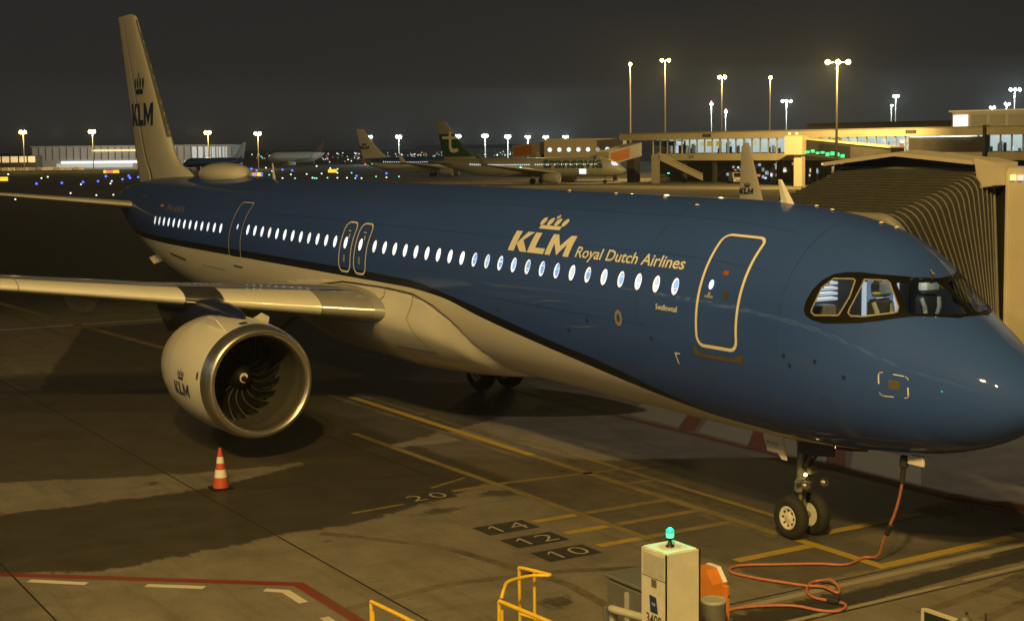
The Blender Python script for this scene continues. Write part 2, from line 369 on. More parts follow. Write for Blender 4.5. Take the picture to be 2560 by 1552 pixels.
# ------------------------------------------------------------------ ground sheet
Z0 = 0.0
def sd_poly(P, poly):
    """signed distance, positive inside"""
    poly = np.array(poly, float); n = len(poly); d = np.full(len(P), 1e9); ins = np.zeros(len(P), bool)
    for i in range(n):
        a = poly[i]; b = poly[(i+1) % n]; e = b-a; w = P-a; t = np.clip((w@e)/(e@e), 0, 1)
        d = np.minimum(d, np.hypot(*(w-t[:, None]*e).T))
        c = (a[1] > P[:, 1]) != (b[1] > P[:, 1])
        with np.errstate(divide='ignore', invalid='ignore'):
            ins ^= c & (P[:, 0] < (b[0]-a[0])*(P[:, 1]-a[1])/(b[1]-a[1])+a[0])
    return np.where(ins, d, -d)
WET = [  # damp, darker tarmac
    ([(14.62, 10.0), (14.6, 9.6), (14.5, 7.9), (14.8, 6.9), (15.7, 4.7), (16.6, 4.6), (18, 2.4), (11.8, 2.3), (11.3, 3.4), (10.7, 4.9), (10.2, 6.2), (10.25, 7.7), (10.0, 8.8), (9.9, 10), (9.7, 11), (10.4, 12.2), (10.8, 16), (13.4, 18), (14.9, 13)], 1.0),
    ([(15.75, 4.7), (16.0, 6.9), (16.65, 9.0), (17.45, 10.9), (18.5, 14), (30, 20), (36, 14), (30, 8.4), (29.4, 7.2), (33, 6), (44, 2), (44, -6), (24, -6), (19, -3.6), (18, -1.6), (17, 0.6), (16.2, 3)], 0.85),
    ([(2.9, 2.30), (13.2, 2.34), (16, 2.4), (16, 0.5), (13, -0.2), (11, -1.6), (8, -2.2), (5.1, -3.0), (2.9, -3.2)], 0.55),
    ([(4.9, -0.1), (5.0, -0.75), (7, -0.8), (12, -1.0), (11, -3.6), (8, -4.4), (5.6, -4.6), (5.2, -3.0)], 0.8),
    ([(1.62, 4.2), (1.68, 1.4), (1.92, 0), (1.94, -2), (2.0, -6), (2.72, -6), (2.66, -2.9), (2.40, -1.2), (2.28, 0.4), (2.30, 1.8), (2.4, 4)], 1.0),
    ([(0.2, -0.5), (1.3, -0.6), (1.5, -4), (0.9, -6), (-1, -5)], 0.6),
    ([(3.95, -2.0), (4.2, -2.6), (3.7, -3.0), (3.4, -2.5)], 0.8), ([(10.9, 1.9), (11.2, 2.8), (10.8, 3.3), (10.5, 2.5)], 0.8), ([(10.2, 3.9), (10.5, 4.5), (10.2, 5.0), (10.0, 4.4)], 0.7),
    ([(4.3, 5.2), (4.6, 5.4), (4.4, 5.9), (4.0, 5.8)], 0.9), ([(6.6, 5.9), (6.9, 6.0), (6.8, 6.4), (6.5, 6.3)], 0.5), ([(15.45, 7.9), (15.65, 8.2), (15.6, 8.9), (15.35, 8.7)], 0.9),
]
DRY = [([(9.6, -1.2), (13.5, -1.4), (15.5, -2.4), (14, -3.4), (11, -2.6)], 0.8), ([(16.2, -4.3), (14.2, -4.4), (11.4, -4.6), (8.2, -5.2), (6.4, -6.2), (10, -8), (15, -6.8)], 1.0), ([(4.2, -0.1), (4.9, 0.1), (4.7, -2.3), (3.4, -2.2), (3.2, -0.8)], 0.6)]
def axis_lines(a, b, step, far):
    core = list(np.arange(a, b+1e-6, step)); out = []; s = step; x = b
    while x < far: s *= 1.35; x += s; out.append(x)
    s = step; x = a; lo = []
    while x > -far: s *= 1.35; x -= s; lo.append(x)
    return np.array(lo[::-1]+core+out)
gx = axis_lines(-4, 40, 0.2, 5000); gy = axis_lines(-12, 18, 0.2, 5000)
GX, GY = np.meshgrid(gx, gy, indexing='ij'); gp = np.c_[GX.ravel(), GY.ravel()]
nx, ny = len(gx), len(gy)
ii, jj = np.meshgrid(np.arange(nx-1), np.arange(ny-1), indexing='ij'); ii = ii.ravel(); jj = jj.ravel()
gf = np.c_[ii*ny+jj, (ii+1)*ny+jj, (ii+1)*ny+jj+1, ii*ny+jj+1]
def ground_mat():
    m = bpy.data.materials.new('apron_tarmac'); m.use_nodes = True; t = m.node_tree; b = t.nodes['Principled BSDF']
    def N(k): return t.nodes.new(k)
    def lk(a, c): t.links.new(a, c)
    def noise(sc, det=6, ro=0.6, vec=None, st=None):
        n = N('ShaderNodeTexNoise'); n.inputs['Scale'].default_value = sc; n.inputs['Detail'].default_value = det; n.inputs['Roughness'].default_value = ro
        mp = N('ShaderNodeMapping'); lk(geo.outputs['Position'], mp.inputs[0])
        if st: mp.inputs['Scale'].default_value = st
        lk(mp.outputs[0], n.inputs['Vector']); return n.outputs['Fac']
    def mth(op, a, c, cl=False):
        x = N('ShaderNodeMath'); x.operation = op; x.use_clamp = cl
        for i, v in enumerate((a, c)):
            if isinstance(v, (int, float)): x.inputs[i].default_value = v
            else: lk(v, x.inputs[i])
        return x.outputs[0]
    def mixc(f, a, c):
        x = N('ShaderNodeMix'); x.data_type = 'RGBA'
        if isinstance(f, (int, float)): x.inputs[0].default_value = f
        else: lk(f, x.inputs[0])
        for k, v in ((6, a), (7, c)):
            if isinstance(v, tuple): x.inputs[k].default_value = v+(1,)
            else: lk(v, x.inputs[k])
        return x.outputs[2]
    def sstep(v, lo, hi):
        x = N('ShaderNodeMapRange'); x.interpolation_type = 'SMOOTHSTEP'; lk(v, x.inputs[0]); x.inputs[1].default_value = lo; x.inputs[2].default_value = hi; return x.outputs[0]
    geo = N('ShaderNodeNewGeometry')
    def at(n):
        a = N('ShaderNodeAttribute'); a.attribute_name = n; return a.outputs['Fac']
    big = noise(0.16, 5); mid = noise(1.1, 8, 0.68); fine = noise(26, 4, 0.7); streak = noise(0.9, 6, 0.65, st=(0.18, 2.2, 1)); streak2 = noise(1.3, 6, 0.7, st=(2.0, 0.16, 1))
    dry = mixc(sstep(mid, 0.3, 0.72), (0.165, 0.148, 0.120), (0.235, 0.212, 0.172))
    dry = mixc(mth('MULTIPLY', sstep(streak, 0.5, 0.72), 0.5), dry, (0.075, 0.068, 0.052))
    dry = mixc(mth('MULTIPLY', sstep(streak2, 0.52, 0.75), 0.4), dry, (0.09, 0.08, 0.062))
    spots = sstep(noise(2.6, 2, 0.4), 0.72, 0.78)
    dry = mixc(mth('MULTIPLY', spots, 0.6), dry, (0.045, 0.04, 0.032))
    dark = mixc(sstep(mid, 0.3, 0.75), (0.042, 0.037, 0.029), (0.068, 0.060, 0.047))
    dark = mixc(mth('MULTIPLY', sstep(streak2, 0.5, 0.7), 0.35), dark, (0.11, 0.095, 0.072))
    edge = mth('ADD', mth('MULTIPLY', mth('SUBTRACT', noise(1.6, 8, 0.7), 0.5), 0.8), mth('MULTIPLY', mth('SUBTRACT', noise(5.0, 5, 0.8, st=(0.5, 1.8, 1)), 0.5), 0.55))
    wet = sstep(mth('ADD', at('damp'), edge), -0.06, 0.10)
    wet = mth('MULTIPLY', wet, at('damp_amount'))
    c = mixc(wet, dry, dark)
    c = mixc(mth('MULTIPLY', mth('SUBTRACT', fine, 0.35), 0.9, True), c, (0.02, 0.018, 0.014))
    crack = noise(0.7, 9, 0.55); ck = mth('SUBTRACT', 1.0, mth('MULTIPLY', mth('ABSOLUTE', mth('SUBTRACT', crack, 0.5), 0), 260.0), True); c = mixc(mth('MULTIPLY', ck, mth('MULTIPLY', sstep(big, 0.5, 0.6), 0.5)), c, (0.02, 0.018, 0.014))
    c = mixc(mth('MULTIPLY', sstep(noise(0.38, 7, 0.6), 0.55, 0.72), 0.4), c, (0.045, 0.04, 0.03))
    field = mixc(sstep(big, 0.35, 0.7), (0.016, 0.018, 0.010), (0.034, 0.032, 0.020))
    c = mixc(at('field'), c, field)
    lk(c, b.inputs['Base Color'])
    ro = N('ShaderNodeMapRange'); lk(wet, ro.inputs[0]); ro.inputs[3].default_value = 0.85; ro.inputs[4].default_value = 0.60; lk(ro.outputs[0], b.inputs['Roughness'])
    b.inputs['Specular IOR Level'].default_value = 0.3
    bp = N('ShaderNodeBump'); bp.inputs['Strength'].default_value = 0.25; bp.inputs['Distance'].default_value = 0.01; lk(fine, bp.inputs['Height']); lk(bp.outputs[0], b.inputs['Normal'])
    return m
M['apron'] = ground_mat()
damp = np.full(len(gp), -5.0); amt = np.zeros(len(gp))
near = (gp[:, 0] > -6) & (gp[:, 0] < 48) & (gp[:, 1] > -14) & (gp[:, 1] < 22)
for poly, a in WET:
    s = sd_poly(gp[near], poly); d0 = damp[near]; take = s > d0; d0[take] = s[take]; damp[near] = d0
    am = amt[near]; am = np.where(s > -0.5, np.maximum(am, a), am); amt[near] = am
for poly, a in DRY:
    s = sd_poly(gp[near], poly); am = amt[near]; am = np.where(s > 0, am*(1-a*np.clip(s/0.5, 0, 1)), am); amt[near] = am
field = np.clip((gp[:, 0]-48)/8, 0, 1)*np.clip((gp[:, 1]+30)/30, 0, 1)
far_d = np.hypot(gp[:, 0]-CAM[0], gp[:, 1]-CAM[1]); field = np.maximum(field, np.clip((far_d-380)/60, 0, 1))
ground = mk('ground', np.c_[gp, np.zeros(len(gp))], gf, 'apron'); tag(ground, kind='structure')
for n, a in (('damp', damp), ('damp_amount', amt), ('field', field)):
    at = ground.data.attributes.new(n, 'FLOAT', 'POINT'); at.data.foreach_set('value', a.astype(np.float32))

# ------------------------------------------------------------------ painted markings, joints, numbers
def marking(name, pts, w, z, m):
    return tag(MB().ribbon(pts, w, z).build(name, m), kind='structure')
Z1, Z2, Z3 = 0.004, 0.008, 0.012
marking('centre_line', [(23, .24), (13.6, .24)], .22, Z1, 'paint_yellow')
marking('centre_line', [(13.6, .24), (5.4, .24)], .22, Z1, 'paint_yellow_worn')
marking('centre_line', [(4.95, .20), (2.86, .20)], .20, Z1, 'paint_yellow')
marking('guide_line', [(15.5, -.58), (6.2, -.58)], .16, Z1, 'paint_yellow_worn')
marking('guide_line', [(18.2, 2.46), (6.4, 2.33)], .18, Z1, 'paint_yellow_worn')
for x, y0, m in ((8.56, 3.37, 'paint_yellow'), (7.55, 3.34, 'paint_yellow'), (6.54, 3.33, 'paint_yellow')):
    marking('stop_bar', [(x, y0), (x, 2.44)], .20, Z1, m); marking('stop_bar', [(x, 2.22), (x, .36)], .20, Z1, 'paint_yellow_worn')
marking('stop_bar', [(11.53, 3.43), (11.53, 2.54)], .18, Z1, 'paint_yellow_worn'); marking('stop_bar', [(11.57, 2.3), (11.3, -.5)], .14, Z1, 'paint_yellow_worn')
marking('stop_bar', [(11.0, 5.9), (11.1, 4.75)], .10, Z1, 'paint_yellow_worn'); marking('stop_bar', [(12.0, 3.67), (12.46, 2.6)], .09, Z1, 'paint_yellow_worn')
marking('stop_bar', [(10.1, .12), (10.07, -.48)], .16, Z1, 'paint_yellow_worn'); marking('stop_bar', [(11.2, -.68), (11.1, -1.8)], .14, Z1, 'paint_yellow_worn')
marking('stop_bar', [(4.52, 1.96), (4.54, .31)], .22, Z1, 'paint_yellow'); marking('stop_bar', [(5.02, -.52), (5.05, -2.97)], .22, Z1, 'paint_yellow')
marking('stop_bar', [(2.97, .09), (3.03, -3.01)], .22, Z1, 'paint_yellow')
for c, txt in (((8.48, 4.02), '14'), ((7.48, 4.04), '12'), ((6.47, 4.04), '10'), ((11.38, 4.09), '20'), ((5.07, -3.64), '7'), ((3.1, -3.95), '5')):
    p = MB(); h, w = .32, .53
    p.add([(c[0]-h, c[1]+w, Z1), (c[0]-h, c[1]-w, Z1), (c[0]+h, c[1]-w, Z1), (c[0]+h, c[1]+w, Z1)], [(0, 1, 2, 3)]); o = p.build('number_panel', 'paint_dark'); tag(o, kind='structure')
    v, f = [], []
    for i, ch in enumerate(txt):
        tw = .32 if ch != '1' else .15; tv, tf = fit_text(ch, tw, .44, -0.012) if ch != '1' else poly_mesh([[(.10, 0), (.15, 0), (.15, .44), (.10, .44)], [(.0, .33), (.0, .28), (.10, .385), (.10, .44)]])
        k = (i-(len(txt)-1)/2)*.48; b = len(v); f += [tuple(b+q for q in t) for t in tf]
        v += [(c[0]-.22+q[1], c[1]-(k-tw/2+q[0]), Z2) for q in tv]
    mk('painted_number', v, f, 'number_white', o)
marking('red_line', [(16, 18.6), (10.5, 12.45), (7.3, 8.58), (5.2, 8.58), (-2, 8.58)], .20, Z1, 'paint_red')
for pts in ([(9.88, 12.15), (9.2, 11.41)], [(8.58, 10.64), (7.96, 9.9)], [(7.31, 9.15), (7.06, 8.9), (6.37, 8.9)], [(5.55, 8.93), (4.7, 8.93)]):
    marking('white_dash', pts, .15, Z1, 'paint_white')
marking('red_line', [(22, -4.1), (3.4, -4.4)], .20, Z1, 'paint_red')
for x in (13.9, 11.35, 8.8): marking('red_bar', [(x, -4.38), (x+1.75, -6.1)], .40, Z2, 'paint_red')
marking('red_line', [(5.75, -4.5), (1.2, -5.6)], .35, Z3, 'paint_red')
for x in (16.4, 13.6, 11.05, 8.5):
    p = MB(); p.add([(x, -4.5, .002), (x-2.0, -4.5, .002), (x-.1, -6.5, .002), (x+1.9, -6.5, .002)], [(0, 1, 2, 3)]); tag(p.build('pale_slab', 'strip_pale'), kind='structure')
marking('drain_channel', [(1.95, 6), (1.99, 1), (2.12, -1.2), (2.22, -6)], .42, .002, 'paint_dark')
marking('pale_strip', [(2.54, 4.2), (2.6, -6)], .16, Z1, 'strip_pale'); marking('pale_strip', [(1.67, 4.6), (1.66, .2)], .10, Z1, 'strip_pale'); marking('pale_strip', [(1.70, -.3), (1.72, -6)], .10, Z1, 'strip_pale')
for pts in ([(60, 7.78), (-4, 7.72)], [(60, 12.36), (-4, 12.3)], [(60, 3.15), (13, 3.15)]): marking('slab_joint', pts, .035, Z2, 'joint')
marking('slab_joint', [(2.72, 12), (2.78, -6)], .03, Z2, 'joint'); marking('slab_joint', [(1.55, 9), (1.58, -6)], .03, Z2, 'joint')
marking('taxi_line', [(36, 1.25), (56, 2.5), (80, 4.3)], .35, Z1, 'paint_yellow_worn'); marking('taxi_line', [(45.2, 6), (45.2, -3)], .2, Z1, 'paint_white')
marking('taxi_line', [(29, -3.8), (36.5, -3.5)], .25, Z1, 'paint_yellow_worn')

worn('tyre_black', (0.020, 0.018, 0.015), (0.15, 0.13, 0.10), -.12, 3.0)
for pts in ([(4.8, 3.0), (5.6, 4.6), (6.0, 6.6), (5.7, 8.6)], [(24, .62), (12, .58), (5.3, .45)], [(24, -.12), (12, -.14), (5.3, -.2)], [(3.2, 5.2), (5, 5.0), (8, 5.6), (10, 7)], [(2.0, -3.5), (1.2, -.5), (.9, 1.5)], [(1.5, -4), (.6, -1.0), (.2, 1)]):
    marking('tyre_mark', [tuple(q) for q in np.array([np.interp(np.linspace(0, len(pts)-1, 14), range(len(pts)), [p[i] for p in pts]) for i in (0, 1)]).T], .2, .0025, 'tyre_black')
# ------------------------------------------------------------------ the airliner at the gate
def pchip(xs, ys):
    xs = np.array(xs, float); ys = np.array(ys, float); h = np.diff(xs); d = np.diff(ys)/h; m = np.zeros(len(xs)); m[0] = d[0]; m[-1] = d[-1]
    for i in range(1, len(xs)-1):
        if d[i-1]*d[i] > 0:
            w1 = 2*h[i]+h[i-1]; w2 = h[i]+2*h[i-1]; m[i] = (w1+w2)/(w1/d[i-1]+w2/d[i])
    def f(x):
        x = np.clip(np.asarray(x, float), xs[0], xs[-1]); i = np.clip(np.searchsorted(xs, x, side='right')-1, 0, len(xs)-2); t = (x-xs[i])/h[i]
        return (1+2*t)*(1-t)**2*ys[i]+t*(1-t)**2*h[i]*m[i]+t*t*(3-2*t)*ys[i+1]+t*t*(t-1)*h[i]*m[i+1]
    return f
STN = np.array([(0, -.78, -.78, .0, -.78), (.06, -.58, -.98, .22, -.78), (.2, -.39, -1.14, .42, -.77), (.5, -.13, -1.36, .68, -.74), (1.0, .20, -1.59, .99, -.66),
 (1.5, .49, -1.75, 1.22, -.57), (1.9, .78, -1.84, 1.38, -.49), (2.3, 1.10, -1.90, 1.51, -.41), (2.7, 1.38, -1.95, 1.62, -.33), (3.2, 1.61, -2.01, 1.73, -.24), (4, 1.79, -2.09, 1.85, -.12),
 (5, 1.905, -2.14, 1.93, -.05), (6, 1.96, -2.16, 1.965, 0), (7, 1.975, -2.165, 1.975, 0), (22.0, 1.97, -2.165, 1.975, 0), (30.0, 1.89, -2.165, 1.975, -.02), (31.5, 1.88, -2.14, 1.97, -.02), (33, 1.87, -2.02, 1.94, .0), (35, 1.85, -1.76, 1.84, .08), (37, 1.82, -1.42, 1.66, .22), (39, 1.74, -1.02, 1.38, .38),
 (41, 1.60, -.58, 1.02, .53), (42.5, 1.44, -.20, .72, .64), (43.8, 1.25, .24, .42, .76), (44.4, 1.1, .56, .22, .84), (44.5, .85, .85, .0, .85)])
fTOP, fBOT, fHW, fMID = (pchip(STN[:, 0], STN[:, k]) for k in (1, 2, 3, 4))
ZC = 3.902; X0 = 5.07
def bulge(x, th):
    """belly fairing swelling over the keel and the wing roots"""
    x = np.asarray(x, float); a = np.abs(np.mod(np.asarray(th, float)+math.pi/2+math.pi, 2*math.pi)-math.pi)   # angle from straight down
    lim = np.interp(x, [13.2, 13.6, 14.5, 15.4, 17.5, 21, 23.6, 25.0], [R(10), R(35), R(64), R(74), R(80), R(77), R(70), R(20)])
    B = np.interp(x, [13.2, 14.2, 15.6, 18, 22.5, 25.0], [0, .13, .27, .40, .34, 0])
    g = np.clip((lim-a)/R(22), 0, 1); g = g*g*(3-2*g)
    return B*(0.06+0.94*g)*(a < lim)
def S(x, th, off=0.0, fair=False):
    x = np.asarray(x, float); th = np.asarray(th, float); c = np.cos(th); s = np.sin(th); m = fMID(x)
    h = np.where(s >= 0, fTOP(x)-m, m-fBOT(x)); w = fHW(x)
    o = off+(bulge(x, th) if fair else 0)
    return np.stack([x+0*th-X0, (w+o)*c, ZC+m+(h+o)*s], -1)
def tf_z(x, z):
    """angle on the starboard side at which the skin has height z over the datum"""
    m = fMID(x); d = z-m; h = np.where(d >= 0, fTOP(x)-m, m-fBOT(x)); return np.arcsin(np.clip(d/h, -1, 1))
AC = thing('airliner', 'large blue and cream airliner parked nose to the right at the gate, filling the foreground', 'airliner', (X0, 0, 0))
AC.rotation_euler = (0, -0.00845, 0)
xs = np.r_[np.linspace(0, 1, 26)**1.4*0.6, np.arange(.66, 4.2, .055), np.arange(4.25, 6.2, .1), np.arange(6.25, 44.4, .25), [44.4, 44.46, 44.5]]
TH = 120; th = np.linspace(-math.pi, math.pi, TH, endpoint=False)
XX, TT = np.meshgrid(xs, th, indexing='ij'); fv = S(XX, TT).reshape(-1, 3)
cream_z = pchip([0, 4.5, 5, 6, 7.1, 8.15, 9.5, 11.1, 12.0, 13.1, 14.7, 16.5, 26, 37, 45], [-2.05, -1.90, -1.86, -1.80, -1.65, -1.48, -1.25, -1.0, -.86, -.68, -.40, -.31, -.31, -.31, -.33])
navy_z = pchip([0, 5, 6, 7.1, 8.2, 9.2, 10.1, 11.7, 13.05, 14.7, 15.5, 16.6, 20, 45], [-2.02, -1.84, -1.77, -1.53, -1.26, -1.07, -.95, -.70, -.49, -.27, -.18, -.12, -.10, -.12])
WIN = {  # cockpit panes, (station, angle) outlines
 'side_rear': [(3.0, 39.7), (2.721, 44.9), (2.686, 44.4), (2.637, 35.3), (2.687, 24.2), (2.709, 23.1), (3.077, 18.5), (3.144, 19.1), (3.157, 20.4), (3.117, 32.5)],
 'side_front': [(2.58, 48.2), (2.335, 56.7), (2.286, 56.9), (1.982, 48.2), (1.954, 45.1), (1.989, 42.5), (2.337, 29.6), (2.51, 26.2), (2.564, 27.1), (2.564, 29.6)],
 'front': [(2.222, 59.8), (1.97, 86.5), (1.90, 87.3), (1.545, 87), (1.373, 83.7), (1.582, 62.0), (1.835, 48.9)]}
MASK = [(3.297, 19.1), (3.305, 23.3), (3.26, 29.8), (3.173, 36.1), (3.05, 41.6), (2.883, 46.1), (2.713, 50.2), (2.481, 56.2), (2.25, 66.4), (2.083, 79.5), (2.04, 90), (1.31, 90), (1.351, 73.3), (1.551, 60.0), (1.727, 50.6), (1.909, 41.1), (2.114, 32.2), (2.356, 25.1), (2.631, 19.9), (2.891, 16.4), (3.113, 15.8), (3.244, 16.8)]
KS = 1.6     # metres per radian used to flatten (station, angle)
flat = lambda p: [(a, R(b)*KS) for a, b in p]
nth = TH; fi, fj = np.meshgrid(np.arange(len(xs)-1), np.arange(TH), indexing='ij'); fi = fi.ravel(); fj = fj.ravel(); fk = (fj+1) % TH
ff = np.c_[fi*TH+fj, fi*TH+fk, (fi+1)*TH+fk, (fi+1)*TH+fj]
cxm = (xs[fi]+xs[fi+1])/2; cth = th[fj]+math.pi/TH; cth = np.where(cth > math.pi/2, math.pi-cth, cth)
hole = np.zeros(len(ff), bool); nose = (cxm > 1.1) & (cxm < 3.5)
pc = np.c_[cxm[nose], cth[nose]*KS]; hn = np.zeros(nose.sum(), bool)
for k in WIN: hn |= sd_poly(pc, flat(WIN[k])) > -0.045
hole[nose] = hn
fus = mk('fuselage', fv, ff[~hole], 'fuselage_paint', AC, smooth=True)
def height_attr(o, xv, zv):
    for n, fz in (('above_cream', cream_z), ('above_navy', navy_z)):
        a = o.data.attributes.new(n, 'FLOAT', 'POINT'); a.data.foreach_set('value', (zv-fz(xv)).astype(np.float32))
height_attr(fus, XX.ravel(), fv[:, 2]-ZC)
# belly fairing
bx = np.arange(13.2, 25.01, .2); bth = np.radians(np.linspace(-182, 2, 93)); BX, BT = np.meshgrid(bx, bth, indexing='ij')
keep = bulge(BX, BT) > 0; bv = S(BX, BT, 0.004, True).reshape(-1, 3); nb = len(bth); bf = []
for i in range(len(bx)-1):
    for j in range(nb-1):
        if keep[i, j] or keep[i, j+1] or keep[i+1, j] or keep[i+1, j+1]: bf.append((i*nb+j, i*nb+j+1, (i+1)*nb+j+1, (i+1)*nb+j))
bv2 = S(BX, BT, np.where(keep, .004, -.03), True).reshape(-1, 3)
used = sorted({i for f in bf for i in f}); rm = {a: b for b, a in enumerate(used)}
mk('belly_fairing', bv2[used], [tuple(rm[i] for i in f) for f in bf], 'cream', AC, smooth=True)
# decals wrapped onto the skin: u runs forward from station xa, v runs up from height z0
def wrap(u, v, xa, za, off=0.005, side=1, fair=False):
    x = xa-np.asarray(u); t0 = tf_z(x, za); r = (fHW(x)+2.0)/2; t = t0+np.asarray(v)/r
    p = S(x, t, off, fair); 
    if side < 0: p[..., 1] *= -1
    return p
def decal(name, polys, m, xa, za, step=0.08, off=0.005, parent=AC, fair=False):
    v, f = polys if isinstance(polys, tuple) else poly_mesh(polys)
    v, f = slice_mesh(v, f, step, 1); 
    if np.ptp(v[:, 0]) > 1.2: v, f = slice_mesh(v, f, .4, 0)
    return mk(name, wrap(v[:, 0], v[:, 1], xa, za, off, 1, fair), f, m, parent)
def ring(path, w, n_round=None):
    """closed 2-D outline -> band of width w as quads"""
    P = np.array(path); n = len(P); out = []
    for i in range(n):
        d0 = P[i]-P[i-1]; d1 = P[(i+1) % n]-P[i]; d0 = d0/np.linalg.norm(d0); d1 = d1/np.linalg.norm(d1)
        nn = np.array([-d0[1]-d1[1], d0[0]+d1[0]]); nn /= np.linalg.norm(nn); k = w/2/max(.5, nn@np.array([-d1[1], d1[0]])); out.append((P[i]+nn*k, P[i]-nn*k))
    return [[tuple(out[i][0]), tuple(out[(i+1) % n][0]), tuple(out[(i+1) % n][1]), tuple(out[i][1])] for i in range(n)]
def rrect(w, h, r, n=6, seg=8):
    pts = []
    for cx, cy, a in ((w-r, h-r, 0), (r, h-r, 90), (r, r, 180), (w-r, r, 270)):
        pts += [(cx+r*math.cos(R(a+90*k/n)), cy+r*math.sin(R(a+90*k/n))) for k in range(n+1)]
    out = []
    for i in range(len(pts)):
        a = np.array(pts[i]); b = np.array(pts[(i+1) % len(pts)]); k = max(1, int(np.linalg.norm(b-a)/.12))
        out += [tuple(a+(b-a)*q/k) for q in range(k)]
    return out
# doors: recessed seam, painted outline, little pane and handle
def door(name, xa, zb, w, h, r, band, seam=True, mat_line='livery_white'):
    d = decal(name, [[p for p in rrect(w, h, r)]], 'fuselage_paint', xa, zb, .1, .003)
    xv = np.array([q.co.x+X0 for q in d.data.vertices]); zv = np.array([q.co.z-ZC for q in d.data.vertices]); height_attr(d, xv, zv)
    d.data.polygons.foreach_set('use_smooth', [True]*len(d.data.polygons))
    o = decal('door_outline', ring(rrect(w, h, r), band), mat_line, xa, zb, .12, .007, d)
    q_ = band*.5+.012; decal('door_gap', [[(a+q_, b+q_) for a, b in p] for p in ring(rrect(w-2*q_, h-2*q_, max(.03, r-q_)), .014)], 'seam', xa, zb, .12, .0065, d)
    return d
d1 = door('cabin_door', 5.61, -.41, .98, 2.02, .16, .055)
decal('door_window', [ell(.26, 1.03, .055, .085)], 'cabin_light', 5.61, -.41, .1, .012, d1)
decal('door_placard', [[(.45, 1.22), (.58, 1.22), (.58, 1.30), (.45, 1.30)]], 'placard_red', 5.61, -.41, .1, .011, d1)
decal('door_handle', [[(.60, .80), (.72, .80), (.72, .92), (.66, .97), (.60, .92)]], 'seam', 5.61, -.41, .1, .011, d1)
decal('door_placard', [[(.16, .80), (.36, .80), (.36, .84), (.29, .84), (.29, .90), (.23, .90), (.23, .84), (.16, .84)]], 'barrel', 5.61, -.41, .1, .011, d1)
decal('door_sill_guard', [[(-.12, -.20), (1.08, -.20), (1.12, -.05), (1.02, -.07), (.9, -.13), (.1, -.13), (-.12, -.02)]], 'scuff', 5.61, -.41, .1, .009, d1)
d3 = door('cabin_door', 27.68, -.34, .93, 1.72, .10, .030)
decal('door_window', [ell(.55, .90, .04, .08)], 'cabin_light', 27.68, -.34, .1, .012, d3)
d4 = door('cabin_door', 38.05, -.2, .86, 1.62, .10, .022, mat_line='rib_grey')
for xa in (19.94, 19.07):
    e = door('exit_door', xa, -.19, .66, 1.26, .20, .045)
    decal('exit_handle', [[(.38, .82), (.43, .82), (.43, .94), (.38, .94)]], 'livery_white', xa, -.19, .1, .011, e)
    decal('exit_handle', [ell(.34, 1.02, .08, .014)], 'livery_white', xa, -.19, .1, .011, e)
    decal('exit_placard', [[(.26, .22), (.36, .22), (.36, .40), (.26, .40)]], 'barrel', xa, -.19, .1, .010, e)
# cabin windows
em('cabin_dim', (0.80, 0.86, 0.95), 0.85); em('cabin_low', (0.72, 0.78, 0.90), 0.5)
def cabin_window(x, zc, deep):
    w = decal('cabin_window', ring(ell(0, 0, .104, .164, 20), .022), 'seam', x, zc, .12, .008)
    decal('pane', [ell(0, 0, .093, .153, 20)], rng.choice(['cabin_light', 'cabin_light', 'cabin_light', 'cabin_dim']), x, zc, .1, .007, w)
    if deep:
        k = rng.uniform(.85, 1.08); decal('cabin_view', [[q for q in ell(.020, .012*k, .066, .125*k, 18)]], rng.choice(['cabin_blue', 'cabin_blue', 'view_pale', 'view_blue']), x, zc, .1, .010, w)  # blue glow for the lit cabin interior seen through the pane
        h_ = rng.uniform(-.07, .05); decal('seat_edge', [[(-.03, h_), (.072, h_+.012), (.074, h_+.035), (-.03, h_+.028)]], rng.choice(['cabin_dim', 'cabin_low', 'view_pale']), x, zc, .1, .012, w)
for i in range(13): cabin_window(28.475+i*.5495, .45-.0042*i, False)
for i in range(12): cabin_window(20.28+i*.5465, .515, False)
for x in (19.655, 18.80): cabin_window(x, .52, False)
for i in range(23): cabin_window(18.021-i*.53455, .525, i > 8)
# lettering
decal('lettering', [[(a*.46, b*.46) for a, b in p] for p in klm_letters()], 'livery_white', 12.0, .80)
decal('crown_emblem', [[(a*.46, b*.46) for a, b in p] for p in crown_shapes()], 'livery_white', 12.0, .80)
tv, tf = fit_text('Royal Dutch Airlines', 3.36, .30, 0.012); decal('lettering', (tv-np.array([0, .065]), tf), 'livery_white', 9.54, .81, .06)
tv, tf = fit_text('Swallowtail', .60, .10, 0.01); decal('lettering', (tv, tf), 'livery_white', 6.73, .09, .05)
tv, tf = fit_text('PH-AXA', 1.90, .23, 0.0, .25); decal('registration', (tv, tf), 'rib_grey', 34.2, .76, .06)
fl = decal('flag', [[(0, 0), (.36, 0), (.36, .05), (0, .05)]], 'tail_navy', 34.95, .83, .1, .006); decal('flag_band', [[(0, .05), (.36, .05), (.36, .1), (0, .1)]], 'livery_white', 34.95, .83, .1, .006, fl); decal('flag_band', [[(0, .1), (.36, .1), (.36, .15), (0, .15)]], 'red', 34.95, .83, .1, .006, fl)
decal('service_mark', ring(ell(0, 0, .09, .11, 8), .06), 'rib_grey', 7.86, -.18, .1)
decal('jacking_mark', [[(0, 0), (.03, 0), (.0, .2), (-.03, .2)], [(.0, .2), (-.03, .2), (-.01, .17), (.12, .18), (.12, .2)]], 'livery_white', 6.26, -.83, .1)
